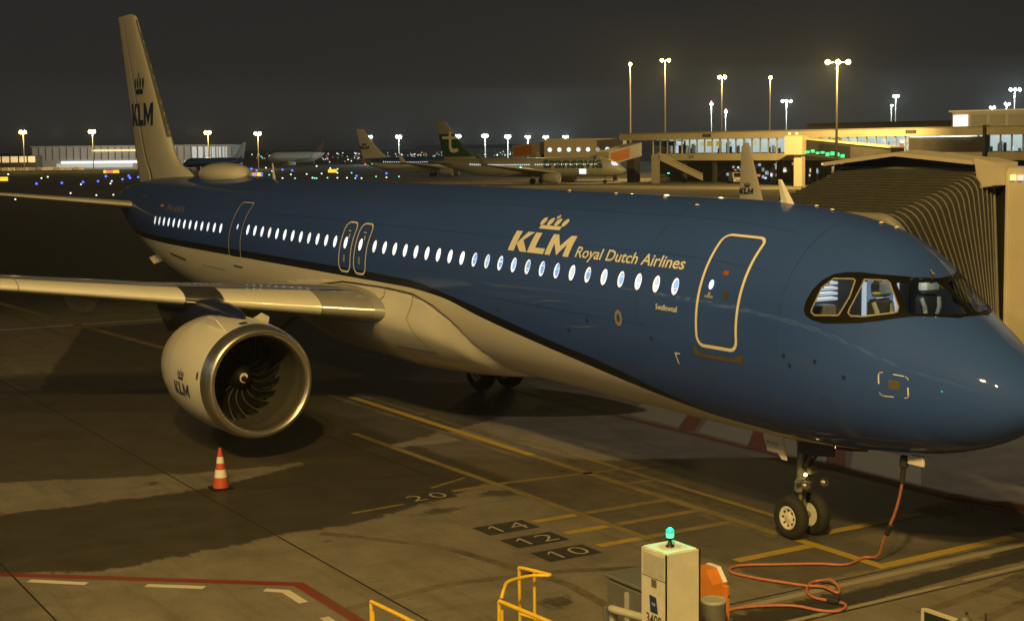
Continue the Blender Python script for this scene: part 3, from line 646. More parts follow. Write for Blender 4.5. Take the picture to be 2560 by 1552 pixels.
# service hatch on the lower nose, dashed outline
hx, hz = 1.93, -.80
dash = []
rr = rrect(.43, .46, .06)
for i in range(0, len(rr), 2):
    a, b = rr[i], rr[(i+1) % len(rr)]; d = np.array(b)-np.array(a); n_ = np.array([-d[1], d[0]]); n_ = n_/max(1e-6, np.linalg.norm(n_))*.010
    dash.append([tuple(np.array(a)+n_), tuple(np.array(b)+n_), tuple(np.array(b)-n_), tuple(np.array(a)-n_)])
ho = decal('service_hatch', dash, 'livery_white', hx, hz, .1); decal('hatch_placard', [[(.15, .15), (.31, .15), (.31, .34), (.15, .34)]], 'scuff', hx, hz, .1, .006, ho)
decal('hatch_ring', [q for k, q in enumerate(ring(ell(0, 0, .11, .13, 24), .012)) if k % 3], 'seam', 2.93, -1.05, .1)
# belly seams: outline of the fairing and panel joints
def skin_line(name, pts, w, m='seam', off=.009, fair=True):
    P = [(a, R(b)) for a, b in pts]; v = []; f = []; N = 0
    Q = []
    for i in range(len(P)-1):
        k = max(1, int(math.hypot(P[i+1][0]-P[i][0], (P[i+1][1]-P[i][1])*2)/.12)); Q += [(P[i][0]+(P[i+1][0]-P[i][0])*q/k, P[i][1]+(P[i+1][1]-P[i][1])*q/k) for q in range(k)]
    Q.append(P[-1])
    for i, q in enumerate(Q):
        a = Q[max(0, i-1)]; b = Q[min(len(Q)-1, i+1)]; d = np.array([b[0]-a[0], (b[1]-a[1])*2]); d /= np.linalg.norm(d); n_ = np.array([-d[1], d[0]/2])*w/2
        for s_ in (1, -1): v.append(S(q[0]+n_[0]*s_, q[1]+n_[1]*s_, off, fair))
    return mk(name, v, [(2*i, 2*i+1, 2*i+3, 2*i+2) for i in range(len(Q)-1)], m, AC)
skin_line('panel_seam', [(24.4, -33), (23.5, -24), (22, -19.6), (19.8, -12.2), (17.6, -10.8), (16, -11.8), (15.1, -17), (14.5, -24), (14.2, -29)], .035, off=.02)
skin_line('panel_seam', [(14.2, -29), (13.9, -38), (13.6, -52), (13.35, -68)], .02, off=.02)
skin_line('panel_seam', [(17.35, -12), (17.4, -16), (17.7, -20)], .022, off=.014); skin_line('panel_seam', [(16.0, -13), (16.1, -19), (16.3, -26), (16.0, -36), (15.6, -50)], .016, off=.014); skin_line('panel_seam', [(17.5, -47), (15.7, -48)], .025, off=.014)
skin_line('panel_seam', [(33.5, -19), (31.9, -20)], .09, 'scuff', .006, False); skin_line('panel_seam', [(30.4, -21), (28.4, -21.5)], .03, 'barrel', .006, False); skin_line('panel_seam', [(27.5, -16), (26.8, -16.4)], .06, 'scuff', .006, False)
for x in (3.75, 7.3, 9.4, 13.4, 16.2, 23.2, 25.9, 28.2, 31.0, 33.8, 36.2): skin_line('skin_joint', [(x, 75), (x, -8)], .007, 'skin_seam', .003, False)
for a_ in (58, 32, -6): skin_line('skin_joint', [(4.2 if a_ > 0 else 7, a_), (36, a_)], .006, 'skin_seam', .003, False)
for x, a_ in ((8.9, -9), (9.6, -16), (10.6, -6), (6.9, -12), (3.6, -6), (3.5, -10), (3.0, -4), (2.5, -8), (12.2, -12)): decal('static_port', [ell(0, 0, .035, .04, 10)], 'skin_seam', x, float(S(x, R(a_))[2])-ZC, .1, .004)
# cockpit surround and panes, both sides
outer = flat(MASK); ptsv = [Vector(p) for p in outer]; edges = [(i, (i+1) % len(outer)) for i in range(len(outer))]
for k in WIN:
    b = len(ptsv); q = flat(WIN[k]); ptsv += [Vector(p) for p in q]; edges += [(b+i, b+(i+1) % len(q)) for i in range(len(q))]
gridp = np.array([(a, b) for a in np.arange(1.34, 3.3, .07) for b in np.arange(.3, KS*math.pi/2, .09)])
ok = sd_poly(gridp, outer) > .03
for k in WIN: ok &= np.abs(sd_poly(gridp, flat(WIN[k]))) > .03
ptsv += [Vector(p) for p in gridp[ok]]
cv, ce, cf = delaunay_2d_cdt(ptsv, edges, [], 0, 1e-5)[:3]
cv = np.array([p[:] for p in cv]); cen = np.array([cv[list(f)].mean(0) for f in cf]); ins = sd_poly(cen, outer) > 0
wi = {k: sd_poly(cen, flat(WIN[k])) > 0 for k in WIN}; anyw = np.any([wi[k] for k in WIN], axis=0)
def mapc(p, side, off):
    t = p[:, 1]/KS; t = t if side > 0 else math.pi-t; return S(p[:, 0], t, off)
for side in (1, -1):
    mk('windscreen_surround', mapc(cv, side, .008), [f for f, a, b in zip(cf, ins, anyw) if a and not b], 'mask_black', AC, prune=True)
    for k in WIN:
        pane = mk('cockpit_window', mapc(cv, side, .002), [f for f, a in zip(cf, wi[k]) if a], 'glass', AC, smooth=True, prune=True)
        if k != 'front':
            rg = np.array([p for q in ring(flat(WIN[k]), .022) for p in q]); mk('window_trim', mapc(rg, side, .013), [(4*i, 4*i+1, 4*i+2, 4*i+3) for i in range(len(rg)//4)], 'rib_grey', pane)
def A(p): return (p[0]-X0, p[1], p[2]+ZC)
mb = MB(A); mb.box(1.9, 3.9, -1.3, 1.3, -.75, -.7); mb.build('cockpit_floor', 'seat_cloth', AC)
mb = MB(A); mb.box(3.86, 3.9, -1.25, -1.0, -.7, 1.2); mb.box(3.86, 3.9, -.15, 1.25, -.7, 1.2); mb.box(3.86, 3.9, -.7, .7, 1.2, 1.55); mb.build('cockpit_bulkhead', 'cockpit_wall', AC)
mb = MB(A); mb.box(3.84, 3.90, -1.0, -.92, -.7, 1.2); mb.box(3.84, 3.90, -.62, -.52, -.7, 1.2); mb.box(3.84, 3.9, -.24, -.16, -.7, 1.2); mb.build('cockpit_door_frame', 'cockpit_glow', AC); mb = MB(A); mb.box(4.0, 4.02, -1.05, -.1, -.7, 1.24); mb.build('cockpit_doorway', 'doorway_blue', AC)  # frame strips glow on their own in place of cabin light on them
mb = MB(A); mb.box(1.72, 2.3, -.6, .6, .12, .24, .03); mb.build('glare_shield', 'black', AC)
for i in range(7):  # glowing bars for terminal ceiling lights reflected in the side pane
    mb = MB(A); mb.box(3.70, 3.84, .55, 1.15, .44+i*.085, .485+i*.085); mb.build('reflected_strip', 'cockpit_glow', AC)
mb = MB(A); mb.box(3.45, 3.7, .80, 1.08, .16, .40, .02); mb.build('cockpit_console', 'barrel', AC)
for y in (.53, -.53):
    mb = MB(A); mb.box(2.72, 2.86, y-.24, y+.24, -.1, .54, .05); mb.box(2.3, 2.86, y-.25, y+.25, -.2, -.05, .04); seat = mb.build('cockpit_seat', 'seat_cloth', AC)
    mb = MB(A); mb.box(2.66, 2.84, y-.2, y+.2, .57, .84, .06); mb.build('headrest', 'sheepskin', seat)
    for s_ in (-1, 1):
        mb = MB(A); mb.tube([(2.72, y+s_*.2, .50), (2.67, y+s_*.17, .35), (2.7, y+s_*.1, .1)], [.035, .04, .03], 8); mb.build('harness', 'sheepskin', seat)
ck = lamp('cockpit_lamp', A((2.45, -.05, .98)), (0, 0, 0), 11, (0.95, 1.0, 0.85), .15); ck.parent = AC
li = []; 
for q in ff[~hole]:
    c0 = xs[q[0]//TH]
    if 1.2 < c0 < 4.3: li.append(q)
lv = S(XX, TT, -.05).reshape(-1, 3); us = sorted({int(i) for q in li for i in q}); um = {a: b for b, a in enumerate(us)}
mk('cockpit_lining', lv[us], [tuple(um[int(i)] for i in q) for q in li], 'cockpit_wall', AC, smooth=True)
# ---- wings
def foil(n=18, t=.12):
    s = [(1-math.cos(math.pi*k/n))/2 for k in range(n+1)]
    y = [5*t*(.2969*math.sqrt(a)-.126*a-.3516*a*a+.2843*a**3-.1015*a**4) for a in s]
    cam_ = [.02*(1-(2*a-1)**2) for a in s]
    up_ = [(a, b+c) for a, b, c in zip(s, y, cam_)]; lo = [(a, -b*.9+c) for a, b, c in zip(s, y, cam_)]
    return up_[::-1]+lo[1:-1]
FO = foil()
SEC = [(1.5, 16.88, 7.0, .145, 2.84), (2.3, 17.42, 6.35, .14, 2.925), (6.3, 19.50, 4.25, .118, 3.285), (10, 21.42, 3.35, .112, 3.62), (16.6, 24.82, 1.62, .105, 4.22)]
def wing_at(y):
    k = [s[0] for s in SEC]; return [np.interp(y, k, [s[i] for s in SEC]) for i in (1, 2, 3, 4)]
def wing_sec(y, side=1, grow=0.0, pts=None):
    x, c, t, z = wing_at(y); tw = R(np.interp(y, [2, 17], [2.6, .2]))
    out = []
    for a, b in (pts or FO):
        b *= t/.12; px, pz = a*c, b*c; out.append((x+px*math.cos(tw)-pz*-math.sin(tw)*0-X0, side*y, z+pz-px*math.sin(tw)))
    return out
SLAT = [(a, b) for a, b in FO if a < .16]
def slat_pts():
    up_ = sorted([p for p in foil(40) if p[0] < .15 and p[1] >= p[0]*.0+.005], key=lambda p: -p[0]); lo = sorted([p for p in foil(40) if p[0] < .05 and p[1] < .005], key=lambda p: p[0])
    o_ = up_+lo; c = np.array([.09, .01]); out = []
    for p in o_:
        d = np.array(p)-np.array([.12, .012]); d /= np.linalg.norm(d); out.append(tuple(np.array(p)+d*.0035))
    inn = [(.04, -.012), (.10, .018), (.13, .035)]
    return out+inn
SP = slat_pts()
for side in (1, -1):
    ys = list(np.linspace(1.5, 16.6, 32)); secs = [wing_sec(y, side) for y in ys]
    wing = MB().loft(secs if side > 0 else [s[::-1] for s in secs]).build('wing', 'wing_grey', AC)
    # sharklet: curved up out of the tip
    sh = []; bx_, bc, bt, bz = wing_at(16.6)
    for k in range(15):
        t = k/14; a = min(1, t/.38)*R(78); yy = 16.6+.55*math.sin(min(a, R(78)))*1.0+max(0, t-.38)*.62; zz = bz+.55*(1-math.cos(a))+max(0, t-.38)*3.45; ch = float(np.interp(t, [0, .4, .93, 1], [1.62, 1.30, .50, .28])); le = bx_+float(np.interp(t, [0, .4, 1], [0, 1.0, 2.25]))
        ring_ = []
        for p, q in FO:
            w_ = q*ch*.75; ring_.append((le+p*ch-X0, side*(yy-w_*math.sin(a)), zz+w_*math.cos(a)-.012*p*ch))
        sh.append(ring_ if side > 0 else ring_[::-1])
    shk = MB().loft(sh).build('sharklet', 'cream', AC)
    if side < 0:
        E_ = [[(a*.2, b*.2) for a, b in p] for p in klm_letters()+crown_shapes()]; v, f = poly_mesh(E_)
        for i, dd in enumerate((1,)):
            mk('sharklet_emblem', [(27.06-q[0]*.75-X0, -17.17+.09-.18*(q[1]), 4.98+q[1]) for q in v], f, 'tail_navy', shk)
    for y0, y1 in ((3.35, 5.36), (6.17, 9.55), (9.58, 12.8), (12.83, 16.3)):
        n = 5 if y1-y0 < 3 else 7; MB().loft([wing_sec(y, side, 0, SP) if side > 0 else wing_sec(y, side, 0, SP)[::-1] for y in np.linspace(y0, y1, n)]).build('slat', 'slat', AC)
    MB().loft([wing_sec(y, side, 0, SP) if side > 0 else wing_sec(y, side, 0, SP)[::-1] for y in (2.25, 2.8, 3.33)]).build('wing_root_edge', 'root_metal', AC)
    MB().tube([(wing_at(y)[0]-X0-.012, side*y, wing_at(y)[3]-.05) for y in (5.38, 6.16)], .014, 6).build('gap_rod', 'slat', AC)
    gp3 = [(a, b*1.02) for a, b in SP]; MB().loft([wing_sec(y, side, 0, gp3) if side > 0 else wing_sec(y, side, 0, gp3)[::-1] for y in (5.37, 5.75, 6.16)]).build('slat_gap_shade', 'dark_metal', AC)  # dark strip painted in for the shade of the recess between slats
    for y0, y1 in ((2.4, 6.1), (6.2, 12.6)):   # flaps lie along the trailing edge
        pts = [(.80, .030), (.90, .020), (1.0, .004), (.90, -.006), (.80, -.012)]
        MB().loft([wing_sec(y, side, 0, pts) if side > 0 else wing_sec(y, side, 0, pts)[::-1] for y in (y0, (y0+y1)/2, y1)]).build('flap', 'wing_grey', AC)
    for y in (3.9, 7.6, 11.2):
        x, c, t, z = wing_at(y); secs = []
        for k in range(13):
            q = k/12; w_ = .24*math.sin(math.pi*min(1, q*1.02))**.6; hh = .36*math.sin(math.pi*min(1, q**.8))**.7; xc = x+c*(.42+.72*q); zc = z-.10*c*.5-.12-q*.12
            secs.append([(xc-X0, side*(y+w_*math.cos(a)), zc+hh*math.sin(a)*(1 if a > math.pi else .5)) for a in [2*math.pi*j/12*side for j in range(12)]])
        MB().loft(secs).build('flap_fairing', 'cream', AC)
    # ---- engine
    ey, ez, ex = 5.75*side, 1.755, 15.78
    def E3(p): return (p[0]+ex-X0, p[1]+ey, p[2]+ez)
    mb = MB(E3); mb.lathe([(1.0, 0), (1.0, .001)], axis='x', n=4) if False else None
    cowl = [(1.257, .40), (1.262, .46), (1.29, .8), (1.31, 1.3), (1.305, 1.9), (1.27, 2.5), (1.20, 3.0), (1.09, 3.5), (.98, 3.85)]
    N_ = 64; v = []; f = []
    for r_, h_ in cowl:
        for k in range(N_):
            a = 2*math.pi*k/N_; fl_ = 1-.045*max(0, -math.sin(a))**3*(h_ > .3); v.append((h_, r_*math.cos(a), r_*math.sin(a)*fl_))
    for i in range(len(cowl)-1):
        for k in range(N_): f.append((i*N_+k, i*N_+(k+1) % N_, (i+1)*N_+(k+1) % N_, (i+1)*N_+k))
    mb = MB(E3); mb.add(v, f, True); eng = mb.build('engine_cowl', 'cream', AC)
    lip = [(1.258, .402), (1.236, .24), (1.215, .12), (1.18, .04), (1.135, .0), (1.085, .02), (1.04, .08), (1.010, .18), (1.0, .27)]
    v = []; f = []
    for r_, h_ in lip:
        for k in range(N_): a = 2*math.pi*k/N_; v.append((h_, r_*math.cos(a), r_*math.sin(a)))
    for i in range(len(lip)-1):
        for k in range(N_): f.append((i*N_+k, i*N_+(k+1) % N_, (i+1)*N_+(k+1) % N_, (i+1)*N_+k))
    mb = MB(E3); mb.add(v, f, True); mb.build('inlet_lip', 'chrome', AC)
    v = []; f = []
    for r_, h_ in [(1.0, .27), (1.005, .5), (1.02, .8), (1.035, 1.85)]:
        for k in range(N_): a = 2*math.pi*k/N_; v.append((h_, r_*math.cos(a), r_*math.sin(a)))
    for i in range(3):
        for k in range(N_): f.append((i*N_+k, i*N_+(k+1) % N_, (i+1)*N_+(k+1) % N_, (i+1)*N_+k))
    mb = MB(E3); mb.add(v, f, True); mb.build('inlet_barrel', 'inlet_grey', AC)
    mb = MB(E3); mb.lathe([(1.03, 1.80), (1.03, 1.82)], axis='x', n=32); mb.build('fan_backplate', 'black', AC); mb = MB(E3); mb.lathe([(.97, 3.84), (.85, 3.86), (.62, 4.3), (.5, 4.9)], axis='x', n=32); mb.build('engine_core', 'dark_metal', AC)
    sp = [(.02, 1.0), (.10, 1.04), (.18, 1.14), (.26, 1.29), (.31, 1.44), (.33, 1.6)]
    mb = MB(E3); mb.lathe(sp, axis='x', n=28); spin = mb.build('spinner', 'black', AC)
    spr = []
    for k in range(22):
        q = k/21; a = R(200)-q*R(300)*side; r_ = .03+.10*q; h_ = np.interp(r_, [s[0] for s in sp], [s[1] for s in sp])-.012; wd = .026*math.sin(math.pi*(.15+.8*q))
        spr += [(h_, (r_+wd)*math.cos(a), (r_+wd)*math.sin(a)), (h_, (r_-wd)*math.cos(a), (r_-wd)*math.sin(a))]
    mb = MB(E3); mb.add(spr, [(2*i, 2*i+1, 2*i+3, 2*i+2) for i in range(21)]); mb.build('spinner_spiral', 'livery_white', spin)
    bl = []; nb_ = 9
    for j in range(nb_):
        q = j/(nb_-1); r_ = .29+.72*q; tw = R(25+40*q); ch = .20+.05*math.sin(math.pi*q*.8); sweep = .10*math.sin(q*math.pi*1.15)-.20*q*q; lx = -.10*q*q+.05*q
        for e in (-1, 0, 1): bl.append((1.52+lx+math.cos(tw)*ch*.5*e+.02*(e == 0), r_, sweep+math.sin(tw)*ch*.5*e))
    bfc = []
    for j in range(nb_-1):
        for e in (0, 1): bfc.append((j*3+e, j*3+e+1, (j+1)*3+e+1, (j+1)*3+e))
    src = None
    for k in range(20):
        a = 2*math.pi*k/20+.1
        if src is None: mb = MB(); mb.add(bl, bfc, True); src = mb.build('fan_blade', 'blade', AC); o = src
        else: o = inst(src, AC)
        o.location = (ex-X0, ey, ez); o.rotation_euler = (a, 0, 0)
        if k == 0:
            ev = []
            for j in range(nb_):
                p0, p1 = np.array(bl[3*j]), np.array(bl[3*j+1]); ev += [tuple(p0+np.array([-.006, 0, -.004])), tuple(p0+(p1-p0)*.22+np.array([-.006, 0, 0]))]
            esrc = mk('blade_edge', ev, [(2*j, 2*j+1, 2*j+3, 2*j+2) for j in range(nb_-1)], 'bare_metal', o, smooth=True)
        else: inst(esrc, o)
    # strakes, latch marks, emblem
    for a_, x_ in ((R(62), .55), (R(128), 1.6)):
        aa = a_ if side > 0 else math.pi-a_; r0 = 1.27
        mb = MB(E3); P0 = lambda x, r: (x, r*math.cos(aa), r*math.sin(aa)); t_ = .012
        v = []
        for s_ in (-t_, t_):
            for x, r in ((x_, r0), (x_+.25, r0+.26), (x_+.75, r0+.30), (x_+1.15, r0+.02)):
                p = P0(x, r); v.append((p[0], p[1]-s_*math.sin(aa), p[2]+s_*math.cos(aa)))
        mb.add(v, [(0, 1, 2, 3), (7, 6, 5, 4), (0, 4, 5, 1), (1, 5, 6, 2), (2, 6, 7, 3)]); mb.build('nacelle_strake', 'cream', AC)
    def ncl(pts, r_=1.3):   # (forward distance from lip, angle) -> on the cowl
        return [E3((a, (np.interp(a, [q[1] for q in cowl], [q[0] for q in cowl])+.006)*math.cos(b), (np.interp(a, [q[1] for q in cowl], [q[0] for q in cowl])+.006)*math.sin(b)*(1-.045*max(0, -math.sin(b))**3))) for a, b in pts]
    if side > 0:
        def ncl_poly(name, polys, m):
            v, f = slice_mesh(*poly_mesh(polys), .08, 1); mk(name, ncl([(q[0], q[1]) for q in v]), f, m, eng)
        sc_ = .29; x1 = 1.50; a1 = R(-3.0)
        ncl_poly('nacelle_emblem', [[(x1-(px-2.43)*sc_*.66, a1+(py-1)*sc_/1.3) for px, py in p] for p in klm_letters()+crown_shapes()], 'tail_navy')
        ncl_poly('drain_port', [[(.56+px, R(9)+py) for px, py in ell(0, 0, .05, .075, 12)]], 'seam')
        ncl_poly('vent_grille', [[(.48, R(78)), (.68, R(78)), (.68, R(86)), (.48, R(86))]], 'seam')
        ncl_poly('cowl_seam', [[(2.45, R(-80)), (2.465, R(-80)), (2.465, R(70)), (2.45, R(70))]], 'barrel'); ncl_poly('cowl_seam', [[(.3, R(-44)), (2.4, R(-44)), (2.4, R(-43.5)), (.3, R(-43.5))]], 'barrel')
    # pylon
    secs = []
    for x, zl, zh, w_ in ((16.75, 2.98, 3.10, .05), (17.2, 2.95, 3.20, .17), (18.0, 2.8, 3.28, .22), (19.0, 2.7, 3.30, .24), (20.2, 2.5, 3.15, .24), (21.4, 2.3, 3.05, .22), (22.6, 2.75, 2.95, .08)):
        secs.append([(x-X0, ey+w_*c_, zl if s_ < 0 else zh) for c_, s_ in ((-1, -1), (1, -1), (1, 0), (.7, 1), (-.7, 1), (-1, 0))]); 
        q = secs[-1]; q[2] = (q[2][0], q[2][1], zh-.08); q[5] = (q[5][0], q[5][1], zh-.08)
    MB().loft(secs).build('pylon', 'navy', AC)
    # ---- tailplane
    secs = []
    for y, le, ch, z in ((.3, 38.8, 3.7, 4.56), (1.1, 39.3, 3.3, 4.63), (6.2, 42.55, 1.35, 5.14), (6.3, 42.8, .9, 5.15)):
        s_ = [(le+a*ch-X0, side*y, z+(b-.02*(1-(2*a-1)**2))*ch*.75) for a, b in FO]; secs.append(s_ if side > 0 else s_[::-1])
    MB().loft(secs).build('tailplane', 'cream', AC)
# ---- fin and rudder
fin_le = pchip([5.0, 5.87, 6.0, 6.25, 6.6, 7.12, 11.3, 11.75, 11.85], [35.6, 36.45, 37.1, 37.75, 38.25, 38.62, 41.95, 42.35, 42.9]); fin_te = pchip([5.0, 5.57, 11.85], [42.25, 42.46, 44.6])
def fin_sec(z, a0, a1, g=1.0):
    le, te = float(fin_le(z)), float(fin_te(z)); c = te-le; n = 14; t = np.interp(z, [5, 6, 7.2, 11.7, 11.86], [.11, .085, .10, .09, .03])*g; up_ = []
    for k in range(n+1):
        a = a0+(a1-a0)*k/n; y = 5*t*(.2969*math.sqrt(a)-.126*a-.3516*a*a+.2843*a**3-.1036*a**4); up_.append((le+a*c-X0, max(y, .003)*c*.9, z))
    return up_+[(x, -y, zz) for x, y, zz in up_[::-1]]
zs = list(np.linspace(5.2, 7.2, 12))+list(np.linspace(7.5, 11.6, 10))+[11.75, 11.85]
fin = MB().loft([fin_sec(z, .0, .70) for z in zs]).build('fin', 'cream', AC)
MB().loft([fin_sec(z, .703, 1.0) for z in zs]).build('rudder', 'cream', AC)
MB().loft([fin_sec(z, .0, .035, 1.06) for z in np.linspace(7.12, 11.6, 14)]).build('fin_leading_edge', 'gear_grey', fin)
def fin_decal(name, polys, m, x0, z0, sx, sz, par):
    v, f = slice_mesh(*poly_mesh(polys), .25, 0); out = []
    for u_, w_ in v:
        x = x0-u_*sx; z = z0+w_*sz; le, te = float(fin_le(z)), float(fin_te(z)); a = min(.99, max(.02, (x-le)/(te-le))); t = np.interp(z, [5, 6, 7.2, 11.7], [.11, .085, .10, .09])
        out.append((x-X0, 5*t*(.2969*math.sqrt(a)-.126*a-.3516*a*a+.2843*a**3-.1036*a**4)*(te-le)*.9+.012, z))
    mk(name, out, f, m, par)
fin_decal('fin_lettering', klm_letters(), 'tail_navy', 43.05, 7.55, 3.0/4.86, .85, fin); fin_decal('fin_crown', crown_shapes(2.15, 1.26), 'tail_navy', 43.05, 7.55, 3.0/4.86, .95, fin)
# ---- things on the fuselage roof
secs = []
for k in range(17):
    q = k/16; w_ = .62*math.sin(math.pi*q)**.45 if 0 < q < 1 else .02; hh = .40*math.sin(math.pi*q)**.3 if 0 < q < 1 else .01; xc = 31.2+3.9*q; zt = float(fTOP(xc))+ZC-.06
    secs.append([(xc-X0, w_*math.cos(a), zt+.14+hh*math.sin(a)) for a in [2*math.pi*j/20 for j in range(20)]])
MB().loft(secs).build('antenna_radome', 'cream', AC)
secs = [[(31.5+3.1*q-X0, .5*math.sin(math.pi*(.08+.84*q))**.5*c_, ZC+float(fTOP(31.5+3.1*q))-.2+h_) for c_, h_ in ((-1, 0), (1, 0), (.9, .2), (-.9, .2))] for q in np.linspace(0, 1, 9)]
MB().loft(secs).build('radome_skirt', 'cream', AC)
def blade_ant(x0, x1, xt0, xt1, h):
    zb = ZC+float(fTOP((x0+x1)/2))-.05; secs = []
    for q in (0, .25, .5, .75, 1):
        a, b = x0+(xt0-x0)*q, x1+(xt1-x1)*q; w_ = .035*(1-.6*q)
        secs.append([(a-X0, 0, zb+h*q), ((a*.6+b*.4)-X0, w_, zb+h*q), (b-X0, 0, zb+h*q), ((a*.6+b*.4)-X0, -w_, zb+h*q)])
    MB().loft(secs, smooth=False).build('blade_antenna', 'white', AC)
blade_ant(5.33, 5.69, 5.69, 5.79, .46); blade_ant(28.75, 29.0, 28.95, 29.05, .52); blade_ant(35.4, 35.52, 35.47, 35.55, .38)
for x, t_ in ((4.95, 94), (4.46, 91), (3.45, 95), (3.28, 101), (8.6, 80), (10.4, 84), (12.2, 86), (7.2, 70)):
    c_ = S(x, R(t_), .01); mb = MB(); mb.lathe([(.04, 0), (.03, .02), (.001, .025)], c=tuple(c_), n=10); mb.build('roof_light', 'white', AC)
mb = MB(); 
c_ = S(2.14, R(86), 0.0); mb.tube([tuple(c_), tuple(c_+np.array([-.05, .05, .06])), tuple(c_+np.array([-.14, .1, .0]))], .012, 5); c2_ = S(2.05, R(84), 0.0); mb.tube([tuple(c2_), tuple(c2_+np.array([-.1, .08, .1]))], .012, 5); mb.build('wiper', 'rib_grey', AC)
c_ = S(36.9, R(-58), .0); mb = MB(); mb.add([(c_[0]+.1, c_[1]+.02, c_[2]+.05), (c_[0]+.55, c_[1]+.25, c_[2]-.1), (c_[0]+.75, c_[1]+.35, c_[2]+.12), (c_[0]+.25, c_[1]+.15, c_[2]+.3), (c_[0]+.12, c_[1]-.02, c_[2]+.05), (c_[0]+.57, c_[1]+.21, c_[2]-.1), (c_[0]+.77, c_[1]+.31, c_[2]+.12), (c_[0]+.27, c_[1]+.11, c_[2]+.3)], [(0, 1, 2, 3), (7, 6, 5, 4), (0, 4, 5, 1), (1, 5, 6, 2), (2, 6, 7, 3), (3, 7, 4, 0)]); mb.build('outflow_flap', 'cream', AC)
mb = MB(A); mb.lathe([(.14, 44.38), (.17, 44.44), (.16, 44.56), (.1, 44.5)], c=(0, 0, .86), axis='x', n=16); mb.build('exhaust_pipe', 'chrome', AC)
c_ = S(4.0, R(-80), .02); mb = MB(); mb.lathe([(.04, .03), (.05, 0), (.03, -.05), (.001, -.06)], c=tuple(c_), n=10); mb.build('belly_lamp', 'amber_glow', AC)
# ---- landing gear
def wheel(x, y, z, r, w, parent, out):
    prof = [(r*.5, 0), (r*.52, -w*.40), (r*.62, -w*.5), (r*.86, -w*.5), (r*.97, -w*.30), (r, 0), (r*.97, w*.30), (r*.86, w*.5), (r*.62, w*.5), (r*.52, w*.40), (r*.5, .001)]
    t = MB(); t.lathe(prof, c=(x-X0, y, z), axis='y', n=36); ty = t.build('tyre', 'rubber', parent)
    rm_ = MB(); rm_.lathe([(r*.55, -w*.42), (r*.55, w*.42), (r*.50, w*.46), (r*.40, w*.30), (r*.30, w*.22), (r*.22, w*.34), (r*.001, w*.36)] if out > 0 else [(r*.001, -w*.36), (r*.22, -w*.34), (r*.30, -w*.22), (r*.40, -w*.30), (r*.50, -w*.46), (r*.55, -w*.42), (r*.55, w*.42)], c=(x-X0, y, z), axis='y', n=30); rm_.build('rim', 'rim', ty)
    lb = None
    for k in range(8):
        a = 2*math.pi*k/8
        if lb is None: lg = MB(); lg.lathe([(r*.055, 0), (r*.055, .02), (.001, .022)], axis='y', n=6); lb = lg.build('wheel_bolt', 'dark_metal', ty); b_ = lb
        else: b_ = inst(lb, ty)
        b_.location = (x-X0+r*.36*math.cos(a), y+out*w*.27, z+r*.36*math.sin(a))
    return ty
ng = MB(); ng.tube([(0, 0, 1.95), (0, 0, .92)], .105, 14); ng.tube([(0, 0, .92), (0, 0, .45)], .07, 12); ng.tube([(0, -.2, .38), (0, .2, .38)], .06, 10)
ng.tube([(0, 0, .98), (0, 0, .82)], .14, 16); nose_gear = ng.build('nose_gear_strut', 'gear_grey', AC)
for y, o_ in ((.25, 1), (-.25, -1)): wheel(X0, y, .381, .381, .22, nose_gear, o_)
t = MB(); t.tube([(-.35, .0, 1.9), (-.06, 0, 1.1)], .04, 8); t.tube([(-.62, .12, 1.95), (-.08, .06, 1.25)], .03, 8); t.tube([(-.62, -.12, 1.95), (-.08, -.06, 1.25)], .03, 8); t.tube([(.12, .05, .9), (.26, .0, .66), (.10, 0, .44)], .03, 8); t.tube([(-.13, .08, 1.8), (-.13, .08, 1.0), (-.08, .08, .55)], .015, 6); t.tube([(-.12, -.06, 1.5), (-.2, -.1, 1.2), (-.12, -.05, .8)], .015, 6); t.build('drag_brace', 'dark_metal', nose_gear)
t = MB(); t.box(-.2, -.12, .10, .28, 1.02, 1.10, .01); t.box(-.26, -.16, -.12, .06, 1.15, 1.28, .02); t.build('steering_unit', 'gear_grey', nose_gear)
for y in (.22, -.22): t = MB(); t.lathe([(.075, 0), (.085, -.04), (.05, -.09)], c=(-.28, y, 1.0), axis='x', n=14); t.build('taxi_light', 'chrome', nose_gear)
t = MB(); t.lathe([(.001, 0), (.035, -.01), (.03, -.04)], c=(-.18, .12, 1.16), axis='x', n=10); t.build('gear_glint', 'amber_glow', nose_gear)  # glowing bead for the yellow glint on the landing light
def plate(name, pts, y, th_, m, parent):
    n = len(pts); v = [(a-X0, y-th_/2, b) for a, b in pts]+[(a-X0, y+th_/2, b) for a, b in pts]
    return mk(name, v, [tuple(range(n)), tuple(range(2*n-1, n-1, -1))]+[(i, i+n, (i+1) % n+n, (i+1) % n) for i in range(n)], m, parent)
gd = plate('gear_door', [(5.69, 1.86), (5.69, 1.72), (5.58, 1.49), (5.30, 1.49), (5.21, 1.40), (5.09, 1.40), (5.22, 1.86)], .35, .03, 'cream', nose_gear)
v, f = fit_text('PH-AXA', .30, .055, .005); mk('door_lettering', [(5.60-q[0]-X0, .369, 1.62+q[1]) for q in v], f, 'seam', gd)
plate('gear_door', [(5.69, 1.86), (5.69, 1.72), (5.58, 1.49), (5.30, 1.49), (5.21, 1.40), (5.09, 1.40), (5.22, 1.86)], -.35, .03, 'cream', nose_gear)
for y in (.42, -.42): plate('gear_door', [(4.75, 1.82), (4.75, 1.60), (4.3, 1.62), (3.9, 1.68), (3.9, 1.86)], y*.9, .03, 'navy', nose_gear)
